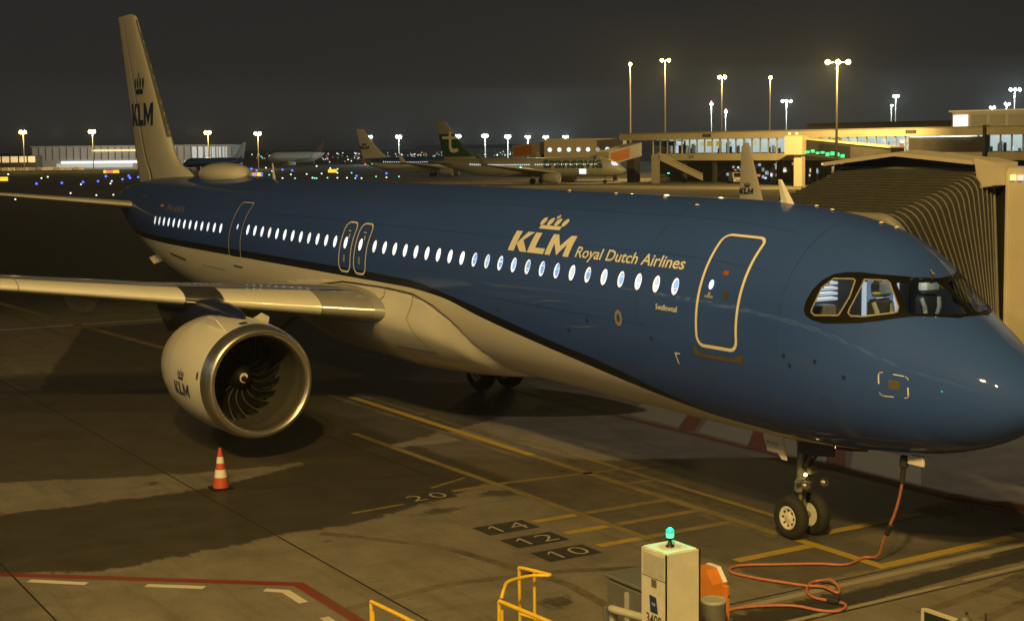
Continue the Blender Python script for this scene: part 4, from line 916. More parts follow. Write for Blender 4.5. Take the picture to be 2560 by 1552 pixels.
for side in (1, -1):
    dz = -.143; mg = MB(); y = 3.795*side; mx_ = 21.97
    mg.tube([(mx_-X0, y-.15*side, 2.7), (mx_-X0, y, 1.1)], .14, 14); mg.tube([(mx_-X0, y, 1.1), (mx_-X0, y, .45+dz)], .09, 12); mg.tube([(mx_-X0, y-.5, .585+dz), (mx_-X0, y+.5, .585+dz)], .08, 10)
    mg.tube([(mx_-X0, y-1.6*side, 2.4), (mx_-X0, y-.1*side, 1.4)], .07, 10); m_ = mg.build('main_gear_strut', 'gear_grey', AC)
    for dy, o_ in ((.465, 1), (-.465, -1)): wheel(mx_, y+dy, .585+dz, .585, .42, m_, o_)
    plate('gear_door', [(21.3, 2.5), (21.4, 1.0), (21.8, .75), (22.5, .9), (22.7, 2.5)], y+.75*side, .04, 'cream', m_)
# ground power socket under the nose
mb = MB(A); mb.box(1.98, 2.30, .30, .36, -2.04, -1.88, .01); mb.build('socket_cover', 'cream', AC)

# ------------------------------------------------------------------ ground power cable
cab = [(2.36, .33, 1.85), (2.40, .34, 1.70), (2.45, .30, 1.45), (2.62, .25, 1.0), (2.9, .2, .5), (3.15, .1, .12), (3.42, .14, .035), (3.28, .68, .035), (3.56, 1.03, .035), (3.9, 1.61, .035), (4.16, 2.08, .035), (4.17, 2.35, .035), (3.95, 2.52, .035), (3.49, 2.40, .035), (3.18, 2.25, .035), (2.77, 2.03, .035), (2.51, 1.90, .06), (2.22, 1.88, .035), (2.40, 1.70, .06), (2.62, 1.66, .10), (2.85, 1.72, .035), (2.80, 1.92, .035), (2.55, 2.21, .035), (2.28, 2.34, .035), (2.06, 2.29, .035), (1.93, 2.20, .035), (1.73, 2.20, .035), (1.60, 2.36, .035), (1.58, 2.55, .035), (1.75, 2.72, .035), (2.06, 2.84, .035), (2.26, 3.07, .035), (2.43, 3.45, .035), (2.46, 3.8, .035), (2.2, 4.25, .035), (1.7, 4.5, .035)]
def smooth_path(P, n=6):
    P = [np.array(p, float) for p in P]; out = []
    for i in range(len(P)-1):
        p0, p1, p2, p3 = P[max(0, i-1)], P[i], P[i+1], P[min(len(P)-1, i+2)]
        for k in range(n):
            t = k/n; out.append(tuple(.5*((2*p1)+(-p0+p2)*t+(2*p0-5*p1+4*p2-p3)*t*t+(-p0+3*p1-3*p2+p3)*t**3)))
    return out+[tuple(P[-1])]
cbl = thing('power_cable', 'orange power cable hanging from the nose and looping over the tarmac', 'cable', (2.9, .2, 0))
MB().tube(smooth_path(cab[1:]), .024, 8).build('cable_sheath', 'cable', cbl, off=(2.9, .2, 0))
mb = MB(); mb.tube([(2.36, .33, 1.94), (2.38, .335, 1.78)], .075, 10); mb.tube([(2.38, .335, 1.80), (2.42, .33, 1.52)], .045, 10); mb.build('cable_plug', 'rubber', cbl, off=(2.9, .2, 0))
mb = MB(); mb.tube([(2.02, 2.28, .05), (1.85, 2.21, .05)], .055, 8); mb.tube([(2.75, .22, .74), (2.86, .2, .56)], .045, 8); mb.build('cable_coupling', 'rubber', cbl, off=(2.9, .2, 0))

# ------------------------------------------------------------------ traffic cone
cone = thing('traffic_cone', 'red and white striped traffic cone standing on the tarmac in front of the engine', 'traffic cone', (14.40, 7.24, 0))
mb = MB(); mb.box(-.21, .21, -.21, .21, 0, .035, .008); mb.build('base', 'black', cone)
cr = lambda h: .165-.135*(h-.035)/.80
for h0, h1, m in ((.035, .24, 'cone_red'), (.24, .40, 'cone_white'), (.40, .53, 'cone_red'), (.53, .66, 'cone_white'), (.66, .835, 'cone_red')):
    mb = MB(); e = .003 if m == 'cone_white' else 0; mb.lathe([(cr(h0)+e, h0), (cr(h1)+e, h1)], n=20); mb.build('reflective_band' if m == 'cone_white' else 'cone_body', m, cone)

# ------------------------------------------------------------------ ground power unit: white cabinet with a green beacon
gp_ = thing('power_cabinet', 'tall white equipment cabinet with a glowing green beacon on its top', 'cabinet', (-.31, 7.04, 0))
w2 = .2445
mb = MB(); mb.box(-w2, w2, -w2, w2, .45, 2.10, .006); mb.build('housing', 'cabinet', gp_)
mb = MB(); mb.box(-w2+.02, w2-.02, -w2+.02, w2-.02, 2.10, 2.112, .004); mb.build('lid', 'white', gp_)
for x, y in ((-w2-.004, w2+.004), (-w2-.004, -w2-.004)): mb = MB(); mb.box(x-.008, x+.008, y-.008, y+.008, .45, 2.105); mb.build('corner_seal', 'black', gp_)
vent = MB(); vent.box(-w2+.015, w2-.02, w2, w2+.006, 1.78, 2.07); vp = vent.build('vent_panel', 'cabinet', gp_)
for k in range(16): mb = MB(); mb.box(-w2+.03, w2-.05, w2+.006, w2+.010, 1.795+k*.0165, 1.803+k*.0165); mb.build('louvre', 'grey_pipe', vp)
mb = MB(); mb.box(-w2+.02, w2-.02, w2+.0005, w2+.003, 1.765, 1.770); mb.build('panel_gap', 'black', gp_)
mb = MB(); mb.box(-.06, .04, w2+.001, w2+.006, 1.66, 1.755, .002); mb.build('display', 'grey_plastic', gp_)
def face_y(pts, m, name, d=.004): # local (x right along -x, z)
    v, f = poly_mesh([pts]) if not isinstance(pts, tuple) else pts
    return mk(name, [(-q[0], w2+d, q[1]) for q in v], f, m, gp_)
face_y([(-.08, 1.555), (-.06, 1.35), (.09, 1.35), (.055, 1.545)], 'tail_navy', 'logo_plate')
v, f = fit_text('TCR', .07, .03, .01); face_y((v+np.array([-.03, 1.44]), f), 'livery_white', 'logo_lettering', .007)
v, f = fit_text('3400', .30, .13, .02); face_y((v+np.array([-.14, 1.20]), f), 'seam', 'fleet_number')
mb = MB(); mb.lathe([(.055, 2.112), (.05, 2.13), (.022, 2.14), (.022, 2.205)], n=14); mb.lathe([(.05, 2.205), (.05, 2.225)], n=14); mb.build('beacon_stem', 'black', gp_)
mb = MB(); mb.lathe([(.046, 2.226), (.048, 2.275), (.046, 2.28)], n=16); mb.build('beacon_lamp', 'beacon_white', gp_); mb = MB(); mb.lathe([(.049, 2.281), (.046, 2.315), (.02, 2.335), (.001, 2.337)], n=16); mb.build('beacon_dome', 'beacon_green', gp_)
bl_ = lamp('beacon_light', (-.31, 7.04, 2.36), (0, 0, 0), 9, (0.02, 1.0, 0.40), .03)
mb = MB(); mb.box(-w2-.55, w2-.06, -w2+.0, w2+.35, .30, .86, .03); 
mb = MB(); mb.box(-1.6, -.02, -.235, .10, .35, 1.15, .02); mb.build('front_hood', 'cabinet', gp_)
mb = MB(); mb.box(-1.7, .9, -.75, .75, .22, .42, .03); mb.build('chassis', 'grey_plastic', gp_)
for x in (-1.2, .5):
    for y in (.7, -.7): mb = MB(); mb.lathe([(.10, -.06), (.2, -.07), (.22, 0), (.2, .07), (.10, .06)], c=(x, y, .22), axis='y', n=20); mb.build('wheel', 'rubber', gp_)
bx_ = thing('equipment_box', 'dark grey plastic equipment box standing left of the white cabinet', 'box', (1.0, 6.38, 0))
mb = MB(); mb.box(-.42, .40, -.45, .40, .3, 1.28, .04); mb.build('body', 'grey_plastic', bx_); mb = MB(); mb.box(-.44, .42, -.47, .42, 1.28, 1.34, .02); mb.build('lid', 'grey_plastic', bx_); mb = MB(); mb.box(-.12, -.06, .40, .43, .32, 1.2); mb.build('handle_rail', 'grey_pipe', bx_)
for x in (-.3, .3): mb = MB(); mb.lathe([(.05, -.5), (.15, -.5), (.15, .45), (.05, .45)], c=(x, 0, .15), axis='y', n=16); mb.build('wheel', 'rubber', bx_)
ra = thing('guard_rail', 'grey tubular guard rail bent round the foot of the white cabinet', 'rail', (.33, 7.13, 0))
mb = MB(); mb.tube(smooth_path([(.48, -.05, .0), (.48, -.05, .95), (.44, -.02, 1.07), (.34, .02, 1.10), (-.2, -.12, 1.10), (-1.9, -.55, 1.10)]), .052, 10); mb.build('rail', 'grey_pipe', ra); mb = MB(); mb.tube([(.46, -.03, .62), (-1.9, -.52, .62)], .045, 10); mb.build('lower_rail', 'grey_pipe', ra)
mb = MB(); mb.box(.50, .56, -.14, .06, 0, 1.1, .01); mb.build('post', 'grey_plastic', ra)
oc = thing('charging_post', 'orange cabinet with a sloped pale cap to the right of the white cabinet', 'cabinet', (1.18, 5.28, 0))
prof = [(.0, .12), (.0, 1.05), (.14, 1.22), (.36, 1.22), (.42, 1.05), (.42, .12)]
v = [(a-.22, y, b) for y in (-.17, .08) for a, b in prof]; n = len(prof)
mk('body', v, [tuple(range(n)), tuple(range(2*n-1, n-1, -1))]+[(i, i+n, (i+1) % n+n, (i+1) % n) for i in range(n)], 'orange', oc)
v = [(a-.22, y, b) for y in (-.175, -.11) for a, b in [(-.004, 1.055), (.138, 1.228), (.365, 1.228), (.365, 1.212), (.14, 1.212), (.01, 1.05)]]; n = 6
mk('cap_strip', v, [tuple(range(n)), tuple(range(2*n-1, n-1, -1))]+[(i, i+n, (i+1) % n+n, (i+1) % n) for i in range(n)], 'white', oc)
mb = MB(); mb.box(-.30, -.2, -.155, -.09, .0, 1.02, .01); mb.build('side_flange', 'orange', oc); mb = MB(); mb.box(-.305, -.298, -.145, -.125, .86, .89); mb.build('lock', 'black', oc); mb = MB(); mb.box(-.2, .24, -.16, .14, 0, .12); mb.build('plinth', 'grey_plastic', oc)
dr = thing('cable_drum', 'dark grey open drum in front of the orange cabinet', 'bin', (.62, 5.62, 0))
mb = MB(); mb.lathe([(.16, 0), (.165, .02), (.165, .96), (.155, .99), (.14, .98), (.14, .4), (.001, .4)], n=28); mb.build('shell', 'grey_plastic', dr); mb = MB(); mb.lathe([(.167, .955), (.172, .98), (.158, .995), (.142, .985)], n=28); mb.build('rim', 'grey_pipe', dr)

# ------------------------------------------------------------------ yellow handrails of the stair head at the foot of the picture
def rail_thing(label, loc, tubes, name='yellow_handrail'):
    o = thing(name, label, 'handrail', loc, 0, 'yellow handrails')
    for nm, pts, r_ in tubes: MB().tube(smooth_path(pts, 5), r_, 10).build(nm, 'safety_yellow', o, off=loc)
    return o
zr = 1.1
rail_thing('square cornered yellow handrail at the bottom edge, the left one of two', (2.65, 9.55, 0), [
 ('top_rail', [(2.66, 9.55, zr), (1.64, 9.48, zr), (-.4, 9.36, zr)], .026), ('post', [(2.66, 9.55, 0), (2.66, 9.55, .5), (2.66, 9.55, zr-.02)], .024), ('brace', [(2.60, 9.55, .0), (2.60, 9.55, .6), (2.61, 9.55, zr-.12)], .02)])
rail_thing('curved yellow handrail loop beside the grey guard rail', (1.75, 8.1, 0), [
 ('top_rail', [(1.77, 8.17, zr), (.76, 8.09, zr), (-1.0, 7.97, zr)], .028), ('post', [(1.78, 8.17, 0), (1.78, 8.17, .5), (1.78, 8.17, zr-.01)], .026), ('brace', [(1.70, 8.17, 0), (1.70, 8.17, .6), (1.71, 8.17, zr-.1)], .02),
 ('loop_rail', [(2.46, 7.44, 0), (2.46, 7.44, .7), (2.47, 7.44, 1.17), (2.46, 7.45, 1.24), (2.40, 7.43, 1.26), (2.0, 7.31, 1.26), (1.94, 7.29, 1.26), (1.93, 7.34, 1.26), (2.04, 7.55, 1.26), (1.98, 7.9, 1.26), (1.85, 8.05, 1.22), (1.79, 8.13, 1.12)], .024),
 ('inner_post', [(2.2, 7.37, 0), (2.2, 7.37, .6), (2.2, 7.37, 1.25)], .022), ('mid_rail', [(2.45, 7.44, .62), (2.2, 7.38, .62), (1.9, 7.3, .62)], .02)])
sg = thing('barrier_sign', 'small pale framed dark panel with a floodlight head at the bottom right corner', 'sign', (-1.09, 3.26, 0), -math.pi/2)
mb = MB(); mb.box(-.02, .02, -.30, .30, .25, .80); mb.build('panel', 'screen_dark', sg); mb = MB(); mb.box(-.03, .03, .28, .33, .25, .83, .004); mb.box(-.03, .03, -.33, .28, .80, .84, .004); mb.build('frame', 'bridge_cream', sg)
mb = MB(); mb.tube([(.05, -.36, 0), (.05, -.36, .95)], .02, 8); mb.tube([(.1, -.62, 0), (.1, -.62, 1.0)], .012, 8); mb.build('post', 'dark_metal', sg); mb = MB(); mb.lathe([(.03, .55), (.09, .62), (.11, .85), (.05, .92)], c=(-.02, -.40, 0), n=14); mb.build('lamp_head', 'grey_plastic', sg); mb = MB(); mb.lathe([(.02, .66), (.06, .8), (.062, .86)], c=(-.10, -.42, 0), n=10); mb.build('lamp_bracket', 'bridge_cream', sg)

# ------------------------------------------------------------------ jet bridge and its folding canopy
JB = thing('jet_bridge', 'cream jet bridge whose dark ribbed canopy is pressed against the nose', 'jet bridge', (5.7, -3.5, 0))
jo = (5.7, -3.5, 0)
NR = 19
def arch(k, grow=0.0):
    t = k/(NR-1); e = t**1.15
    yb, zb = -3.40+.75*t, 3.35; yt, zt = -3.40+2.42*e, 6.40-.79*e-.02*math.sin(math.pi*e)
    xr0, xl0 = 3.72-.05*t, 7.86; xr1, xl1 = 3.90+.02*t, 7.86
    g = grow; pr = np.array([xr0-g, yb, zb]); tr = np.array([xr1-g, yt, zt+g]); tl = np.array([xl1+g, yt, zt+g]); pl = np.array([xl0+g, yb, zb])
    d = (tr-pr)/np.linalg.norm(tr-pr); rad = .26; pts = [tuple(pr+(tr-pr)*q*(1-rad/np.linalg.norm(tr-pr))) for q in (0, .25, .5, .75, 1)]
    for a in (25, 50, 75): pts.append(tuple(tr-d*rad*(1-math.sin(R(a)))+np.array([1, 0, 0])*rad*(1-math.cos(R(a)))))
    for q in (0, .25, .5, .75, 1): pts.append(tuple(tr+(tl-tr)*((rad+q*(np.linalg.norm(tl-tr)-2*rad))/np.linalg.norm(tl-tr))))
    dl = (tl-pl)/np.linalg.norm(tl-pl)
    for a in (75, 50, 25): pts.append(tuple(tl-dl*rad*(1-math.sin(R(a)))-np.array([1, 0, 0])*rad*(1-math.cos(R(a)))))
    pts += [tuple(pl+(tl-pl)*q*(1-rad/np.linalg.norm(tl-pl))) for q in (1, .66, .33, 0)]
    return pts
rows = []
for k in range(NR-1):
    rows.append(arch(k, -.01)); rows.append([tuple((np.array(a)+np.array(b))/2) for a, b in zip(arch(k, -.24), arch(k+1, -.24))])
rows.append(arch(NR-1, -.01)); n = len(rows[0]); v = [p for r_ in rows for p in r_]
mk('canopy_fabric', v, [(i*n+j, i*n+j+1, (i+1)*n+j+1, (i+1)*n+j) for i in range(len(rows)-1) for j in range(n-1)], 'fabric', JB, off=jo)
for k in range(NR): MB().tube(arch(k, .0)[:9] if 0 < k < NR-1 else arch(k, .0), .012 if 0 < k < NR-1 else .03, 6).build('canopy_rib', 'rib_dark', JB, off=jo)
for k in range(1, NR-1): MB().tube(arch(k, .002)[8:14], .010, 5).build('canopy_rib_top', 'rib_shaded', JB, off=jo)  # top runs of the ribs, darker grey for the grazing light there
cush = [np.array(p) for p in arch(NR-1, .03)]; MB().tube([tuple(p+np.array([0, .08, -.06])) for p in cush], .11, 8).build('canopy_cushion', 'bridge_grey', JB, off=jo)
mb = MB(); secs = []
for y, dz in ((-3.62, 0), (-3.05, -.05)): secs.append([(7.83, y, 6.56+dz), (5.94, y, 6.75+dz), (4.08, y, 6.60+dz), (4.08, y, 6.53+dz), (5.94, y, 6.68+dz), (7.83, y, 6.49+dz)])
mb.loft(secs, smooth=False); mb.build('roof_edge', 'bridge_cream', JB, off=jo)
mb = MB(); mb.add([(8.0, -3.5, 3.0), (3.7, -3.5, 3.0), (3.7, -3.5, 6.45), (5.94, -3.5, 6.68), (8.0, -3.5, 6.45), (8.0, -3.6, 3.0), (3.7, -3.6, 3.0), (3.7, -3.6, 6.45), (5.94, -3.6, 6.68), (8.0, -3.6, 6.45)], [(0, 1, 2, 3, 4), (9, 8, 7, 6, 5), (0, 5, 6, 1), (1, 6, 7, 2), (2, 7, 8, 3), (3, 8, 9, 4), (4, 9, 5, 0)]); mb.build('cab_portal', 'black', JB, off=jo)
mb = MB(); mb.add([(4.08, -3.1, 6.6), (3.62, -3.1, 6.52), (3.62, -3.1, 6.12), (3.98, -3.1, 6.06), (4.08, -3.7, 6.6), (3.62, -3.7, 6.52), (3.62, -3.7, 6.12), (3.98, -3.7, 6.06)], [(0, 1, 2, 3), (7, 6, 5, 4), (0, 4, 5, 1), (1, 5, 6, 2), (2, 6, 7, 3), (3, 7, 4, 0)]); mb.build('roof_bracket', 'bridge_cream', JB, off=jo)
mb = MB(); mb.box(1.2, 3.60, -3.62, -3.42, 2.2, 6.42); mb.box(1.2, 3.55, -8.0, -3.62, 2.2, 2.4); mb.build('cab_wall', 'bridge_cream', JB, off=jo)
mb = MB(); mb.box(3.55, 3.62, -3.44, -3.38, 2.2, 6.38, .01); mb.build('cab_post', 'bridge_cream', JB, off=jo)
win_ = tag(mk('cab_window', [(q[0]+1.88, -3.415, q[1]+4.55) for q in rrect(1.18, 1.25, .10)], [tuple(range(len(rrect(1.18, 1.25, .10))))], 'bridge_window', JB, off=jo))
rg = [p for q in ring(rrect(1.18, 1.25, .10), .07) for p in q]; mk('window_seal', [(q[0]+1.88, -3.405, q[1]+4.55) for q in rg], [(4*i, 4*i+1, 4*i+2, 4*i+3) for i in range(len(rg)//4)], 'rubber', win_)
for w_ in (win_,):
    for c_ in w_.children: c_.location = (0, 0, 0)
for i in range(4): mb = MB(); mb.box(3.42-i*.16, 3.50-i*.16, -3.42, -3.36, 6.2, 6.30); mb.build('cab_lamp', 'cabin_low' if i else 'warm_window', JB, off=jo)
mb = MB(); mb.box(1.2, 8.2, -7.5, -3.62, 2.2, 2.5); mb.box(1.2, 8.2, -7.5, -3.62, 6.2, 6.38); mb.box(1.2, 8.2, -7.6, -7.5, 2.2, 6.3); mb.build('cab_shell', 'bridge_cream', JB, off=jo)
mb = MB(); mb.loft([[(x, y0, z0), (x, y0-2.6, z0), (x, y0-2.6, z0+2.7), (x, y0, z0+2.7)] for x, y0, z0 in ((1.2, -4.3, 2.6), (-8, -4.8, 3.2), (-26, -6, 4.0))], smooth=False); mb.build('tunnel', 'bridge_cream', JB, off=jo)
mb = MB(); mb.tube([(-1, -4.6, 0), (-1, -4.6, 2.7)], .3, 12); mb.tube([(-1, -6.6, 0), (-1, -6.6, 2.7)], .3, 12); mb.box(-1.5, -.5, -7.2, -4.0, .3, .7, .05); mb.build('drive_column', 'bridge_grey', JB, off=jo)
# ------------------------------------------------------------------ far side of the field
def far(px, d, z=0.0):
    """point on the field at horizontal distance d in the viewing direction of photo column px"""
    a = FW+RT*(px-1232)/3549.1; a = np.array([a[0], a[1]]); a /= np.linalg.norm(a); p = CAM[:2]+a*d
    return (float(p[0]), float(p[1]), z)
def heading(p, q): return math.atan2(q[1]-p[1], q[0]-p[0])
def gpt(px, py):
    d = FW+RT*(px-1232)/3549.1-UP*(py-663.8)/3549.1; t = -CAM[2]/d[2]; p = CAM+d*t; return (float(p[0]), float(p[1]), 0.0)
VIEW = math.atan2(FW[1], FW[0])        # heading away from the camera

# ---- other airliners
def far_jet(nose, rz, L, r, top, split, bottom, label, fin_mats, group, fin_h, eng_m='jet_grey', windows=60, title=None, tmat=None, gear_z=.95, n_off=None, stripe_z=-.1, lit=1.0, name='parked_airliner'):
    a = thing(name, label, 'airliner', nose, rz, group); zc = gear_z+r+.35
    st = np.array([(0, 0, -.35), (.02, .38, -.3), (.05, .66, -.2), (.10, .92, -.07), (.15, 1, 0), (.62, 1, 0), (.75, .93, .06), (.86, .66, .26), (.95, .34, .48), (1, .08, .62)])
    xs_ = np.concatenate([np.linspace(0, .16, 14), np.linspace(.2, .62, 12), np.linspace(.66, 1, 14)]); secs = []
    f1, f2 = pchip(st[:, 0], st[:, 1]), pchip(st[:, 0], st[:, 2]); TH_ = 28; v = []; f = []; fm = []
    for x in xs_:
        for k in range(TH_): q = 2*math.pi*k/TH_-math.pi; v.append((x*L, r*f1(x)*math.cos(q), zc+r*f2(x)+r*f1(x)*math.sin(q)))
    for i in range(len(xs_)-1):
        for k in range(TH_):
            q = 2*math.pi*(k+.5)/TH_-math.pi; f.append((i*TH_+k, i*TH_+(k+1) % TH_, (i+1)*TH_+(k+1) % TH_, (i+1)*TH_+k)); fm.append(0 if math.sin(q) > stripe_z else 1)
    mk('fuselage', v, f, None, a, smooth=True, mats=[top, bottom], fm=fm)
    for side in (1, -1):
        def plan(y0, x0, c0, z0, y1, x1, c1, z1, t, nm, m):
            s_ = [[(x+p*c, side*y, z+q*c*t/.12) for p, q in FO] for y, x, c, z in ((y0, x0, c0, z0), (y1, x1, c1, z1))]
            return MB().loft(s_ if side > 0 else [s[::-1] for s in s_]).build(nm, m, a)
        ws = L*.44; plan(r*.6, L*.33, L*.19, zc-r*.55, ws, L*.33+ws*.52, L*.04, zc-r*.55+ws*.10, .11, 'wing', eng_m)
        s_ = [[(x+p*c, side*(ws+dy+q*c*.5), z) for p, q in FO] for x, c, dy, z in ((L*.33+ws*.52, L*.04, 0, zc-r*.55+ws*.10), (L*.33+ws*.52+1.5, L*.015, .5, zc-r*.55+ws*.10+2.3))]
        MB().loft(s_ if side > 0 else [s[::-1] for s in s_]).build('winglet', eng_m, a)
        plan(.4, L*.88, L*.085, zc+r*.45, L*.17, L*.88+L*.10, L*.035, zc+r*.45+.7, .09, 'tailplane', eng_m)
        ex_, ey_, ez_ = L*.30, L*.135*side, zc-r*1.05
        mb = MB(); mb.lathe([(.78, .3), (.86, .1), (.95, 0), (1.05, .15), (1.12, .8), (1.1, 1.8), (.9, 3.0), (.72, 3.6), (.5, 3.6)], c=(ex_, ey_, ez_), axis='x', n=20); e_ = mb.build('engine', eng_m, a); mb = MB(); mb.lathe([(.79, .32), (.2, .32), (.1, .1), (.001, .05)], c=(ex_, ey_, ez_), axis='x', n=16); mb.build('fan', 'black', e_)
        mb = MB()
        for dx in (0,):
            mb.tube([(L*.46, side*2.8, zc-r*.7), (L*.46, side*2.8, .5)], .14, 8)
        g_ = mb.build('main_gear', 'gear_grey', a); mb = MB(); mb.lathe([(.2, -.45), (.52, -.45), (.56, -.2), (.56, .2), (.52, .45), (.2, .45)], c=(L*.46, side*2.8, .56), axis='y', n=16); mb.build('tyre', 'rubber', g_)
    mb = MB(); mb.tube([(L*.11, 0, zc-r*.8), (L*.11, 0, .4)], .1, 8); g_ = mb.build('nose_gear', 'gear_grey', a); mb = MB(); mb.lathe([(.1, -.28), (.36, -.28), (.38, 0), (.36, .28), (.1, .28)], c=(L*.11, 0, .38), axis='y', n=14); mb.build('tyre', 'rubber', g_)
    zb = zc+r*.82; zt = fin_h
    def fsec(q, m0=0): 
        z = zb+(zt-zb)*q; le = L*(.80+.145*q)+(-L*.035*(1-q)**6); c = L*(.155*(1-q)+.055*q)+L*.035*(1-q)**6; return [(le+p*c, b*c*.75, z) for p, b in [(u, w-.02*(1-(2*u-1)**2)) for u, w in FO]]
    qs = np.linspace(0, 1, 13)
    cuts = sorted({0, len(qs)-1, *[c for c, m in fin_mats[1:]]}); mats_ = dict(fin_mats)
    fin_ = None
    for i0, i1 in zip(cuts[:-1], cuts[1:]):
        o = MB().loft([fsec(qs[i]) for i in range(i0, i1+1)]).build('fin', mats_[i0], a); fin_ = fin_ or o
    if windows:
        w0 = None; xs0, xs1 = L*.14, L*.80
        for k in range(windows):
            if k in (windows//2, windows//2-1, windows//3): continue
            x = xs0+(xs1-xs0)*k/(windows-1); fr = float(f1(x/L)); 
            if w0 is None: w0 = mk('cabin_window', [(-.11, .012, -.16), (.11, .012, -.16), (.11, -.03, .16), (-.11, -.03, .16)], [(0, 1, 2, 3)], 'cabin_light', a); o = w0
            else: o = inst(w0, a)
            h_ = r*float(f2(x/L))+r*fr*.26; o.location = (x, math.sqrt(max(.01, (r*fr)**2-(r*fr*.26)**2))+.01, zc+h_)
    mk('windscreen', [(L*.035, r*.50, zc+r*.18), (L*.062, r*.74, zc+r*.2), (L*.072, r*.66, zc+r*.52), (L*.052, r*.40, zc+r*.50)], [(0, 1, 2, 3)], 'cool_window', a)
    mk('cabin_door', [(L*.11, r*1.0, zc-r*.3), (L*.132, r*1.0, zc-r*.3), (L*.132, r*.9, zc+r*.55), (L*.11, r*.9, zc+r*.55)], [(0, 1, 2, 3)], 'barrel', a)
    if title:
        txt, xa, w_, h_, z0, m = title; v, f = fit_text(txt, w_, h_, .025); v, f = slice_mesh(v, f, .25, 1); out = []
        for u_, q in v: zz = z0+q; out.append((xa-u_, math.sqrt(max(.02, r*r-zz*zz))+.02, zc+zz))
        mk('lettering', out, f, m, a)
    return a, zc
N1 = far(1509, 286); T1 = far(1030, 299)
jet, zc1 = far_jet(N1, heading(N1, T1), 39.5, 1.9, 'jet_grey', 0, 'jet_grey', 'grey and green airliner with green lettering parked across the apron behind the fuselage', [(0, 'jet_grey'), (1, 'tail_green'), (8, 'jet_grey')], 'airliners parked across the field', 12.6, title=('transavia', 16.5, 12.2, 2.1, -.2, 'tail_green'))
# round-cornered letter on its tail
pts = [(.0, 3.6), (1.5, 3.6), (1.5, 4.6), (2.1, 4.6), (2.1, 3.6), (3.4, 3.6), (3.4, 3.1), (2.1, 3.1), (2.1, 1.6), (2.5, 1.2), (3.4, 1.35), (3.7, .8), (2.6, .45), (1.8, .7), (1.5, 1.4), (1.5, 3.1), (.0, 3.1)]
mk('fin_emblem', [(38.0-p[0]*.95, .30, 5.7+p[1]*1.05) for p in pts], [tuple(range(len(pts)))], 'white', jet)
mk('hold_door', [(7.6, 1.85, zc1-1.3), (9.0, 1.85, zc1-1.3), (9.0, 1.95, zc1-.3), (7.6, 1.95, zc1-.3)], [(0, 1, 2, 3)], 'cool_window', jet)
N2 = far(1204, 381); T2 = far(858, 388)
jet2, zc2 = far_jet(N2, heading(N2, T2), 37.5, 1.9, 'klm_far_blue', 0, 'white', 'blue and white airliner half hidden behind the grey and green one', [(0, 'white'), (12, 'white')], 'airliners parked across the field', 12.4, eng_m='white', windows=44)
fo = poly_mesh([[(a*.62, b*.8) for a, b in p] for p in klm_letters()+crown_shapes()])
mk('fin_lettering', [(36.6-q[0]*.85, .26, 7.2+q[1]) for q in fo[0]], fo[1], 'tail_navy', jet2)
N3 = far(448, 545); T3 = far(606, 560)
far_jet(N3, heading(N3, T3), 27, 1.75, 'klm_far_blue', 0, 'navy', 'small dark blue jet with a pale tail in front of the lit hangar', [(0, 'white'), (12, 'white')], 'airliners parked across the field', 10.4, eng_m='dark_metal', windows=0)
N4 = far(650, 690); T4 = far(786, 700)
far_jet(N4, heading(N4, T4), 28, 2.6, 'white', 0, 'bridge_cream', 'distant white jet with a maroon tail beyond the radome', [(0, 'maroon'), (12, 'maroon')], 'airliners parked across the field', 11.5, eng_m='white', windows=0)
for px, d, z, c, lab in ((1255, 287, 3.3, 'green_glow', 'green'), (1221, 287, 3.2, 'sodium_glow', 'amber'), (900, 379, 3.4, 'green_dim', 'pale green'), (884, 379, 3.4, 'red_glow', 'pink')):
    o = MB().lathe([(.001, -.18), (.16, -.1), (.2, 0), (.16, .1), (.001, .18)], n=10).build('wing_light', c); o.location = far(px, d, z); tag(o, f'small {lab} light glowing at a wing of a parked airliner', 'light')

# ---- floodlight masts
def mast(px, d, h, heads, glow, label, group, lampr=.35, name='light_mast', pos=None, arm=1.6):
    p = far(px, d) if pos is None else pos; o = thing(name, label, 'light mast', p, VIEW+math.pi, group)
    mb = MB(); mb.tube([(0, 0, 0), (0, 0, h*.5), (0, 0, h)], [.26 if h > 18 else .2, .19, .12], 8); mb.build('mast_pole', 'mast_grey', o)
    mb = MB()
    for k in range(heads): y = (k-(heads-1)/2)*arm; mb.box(-.05, .05, min(0, y), max(.02, y), h-.06, h+.04)
    mb.build('crossarm', 'mast_grey', o)
    for k in range(heads):
        y = (k-(heads-1)/2)*arm; l_ = MB().box(-.1, .5, y-.4, y+.4, h-.05, h+.22, .03).build('lamp_housing', 'dark_metal', o); mb = MB(); mb.lathe([(.001, -.12), (lampr*.8, -.08), (lampr, 0), (lampr*.8, .08), (.001, .12)], c=(.5, y, h+.02), axis='x', n=12); mb.build('lamp_glow', glow, l_)
    if pos is None: lamp('mast_head_lamp', (p[0]-FW[0]*1.6, p[1]-FW[1]*1.6, h-.1), (0, 0, 0), MASTW*heads*(d/330)**1.2*(.5 if lampr > .7 else 1), SODIUM if glow == 'sodium_glow' else (.85, 1.0, .92), .35)
    return o
def nth(i): return ['first', 'second', 'third', 'fourth', 'fifth', 'sixth', 'seventh', 'eighth', 'ninth', 'tenth'][i]
G1 = 'floodlight masts beyond the taxiways'
for px, h_, lab in ((69, 15.2, 'amber floodlight mast over the low lit building at the far left'), (234, 15.2, 'amber floodlight mast in front of the long ribbed hangar, left of the fin'), (510, 14.6, 'amber floodlight mast above the brightly lit end of the hangar, right of the fin'), (629, 14.0, 'pinkish floodlight mast standing alone right of the hangar')):
    mast(px, 600, h_, 2, 'sodium_glow', lab, G1, .75)
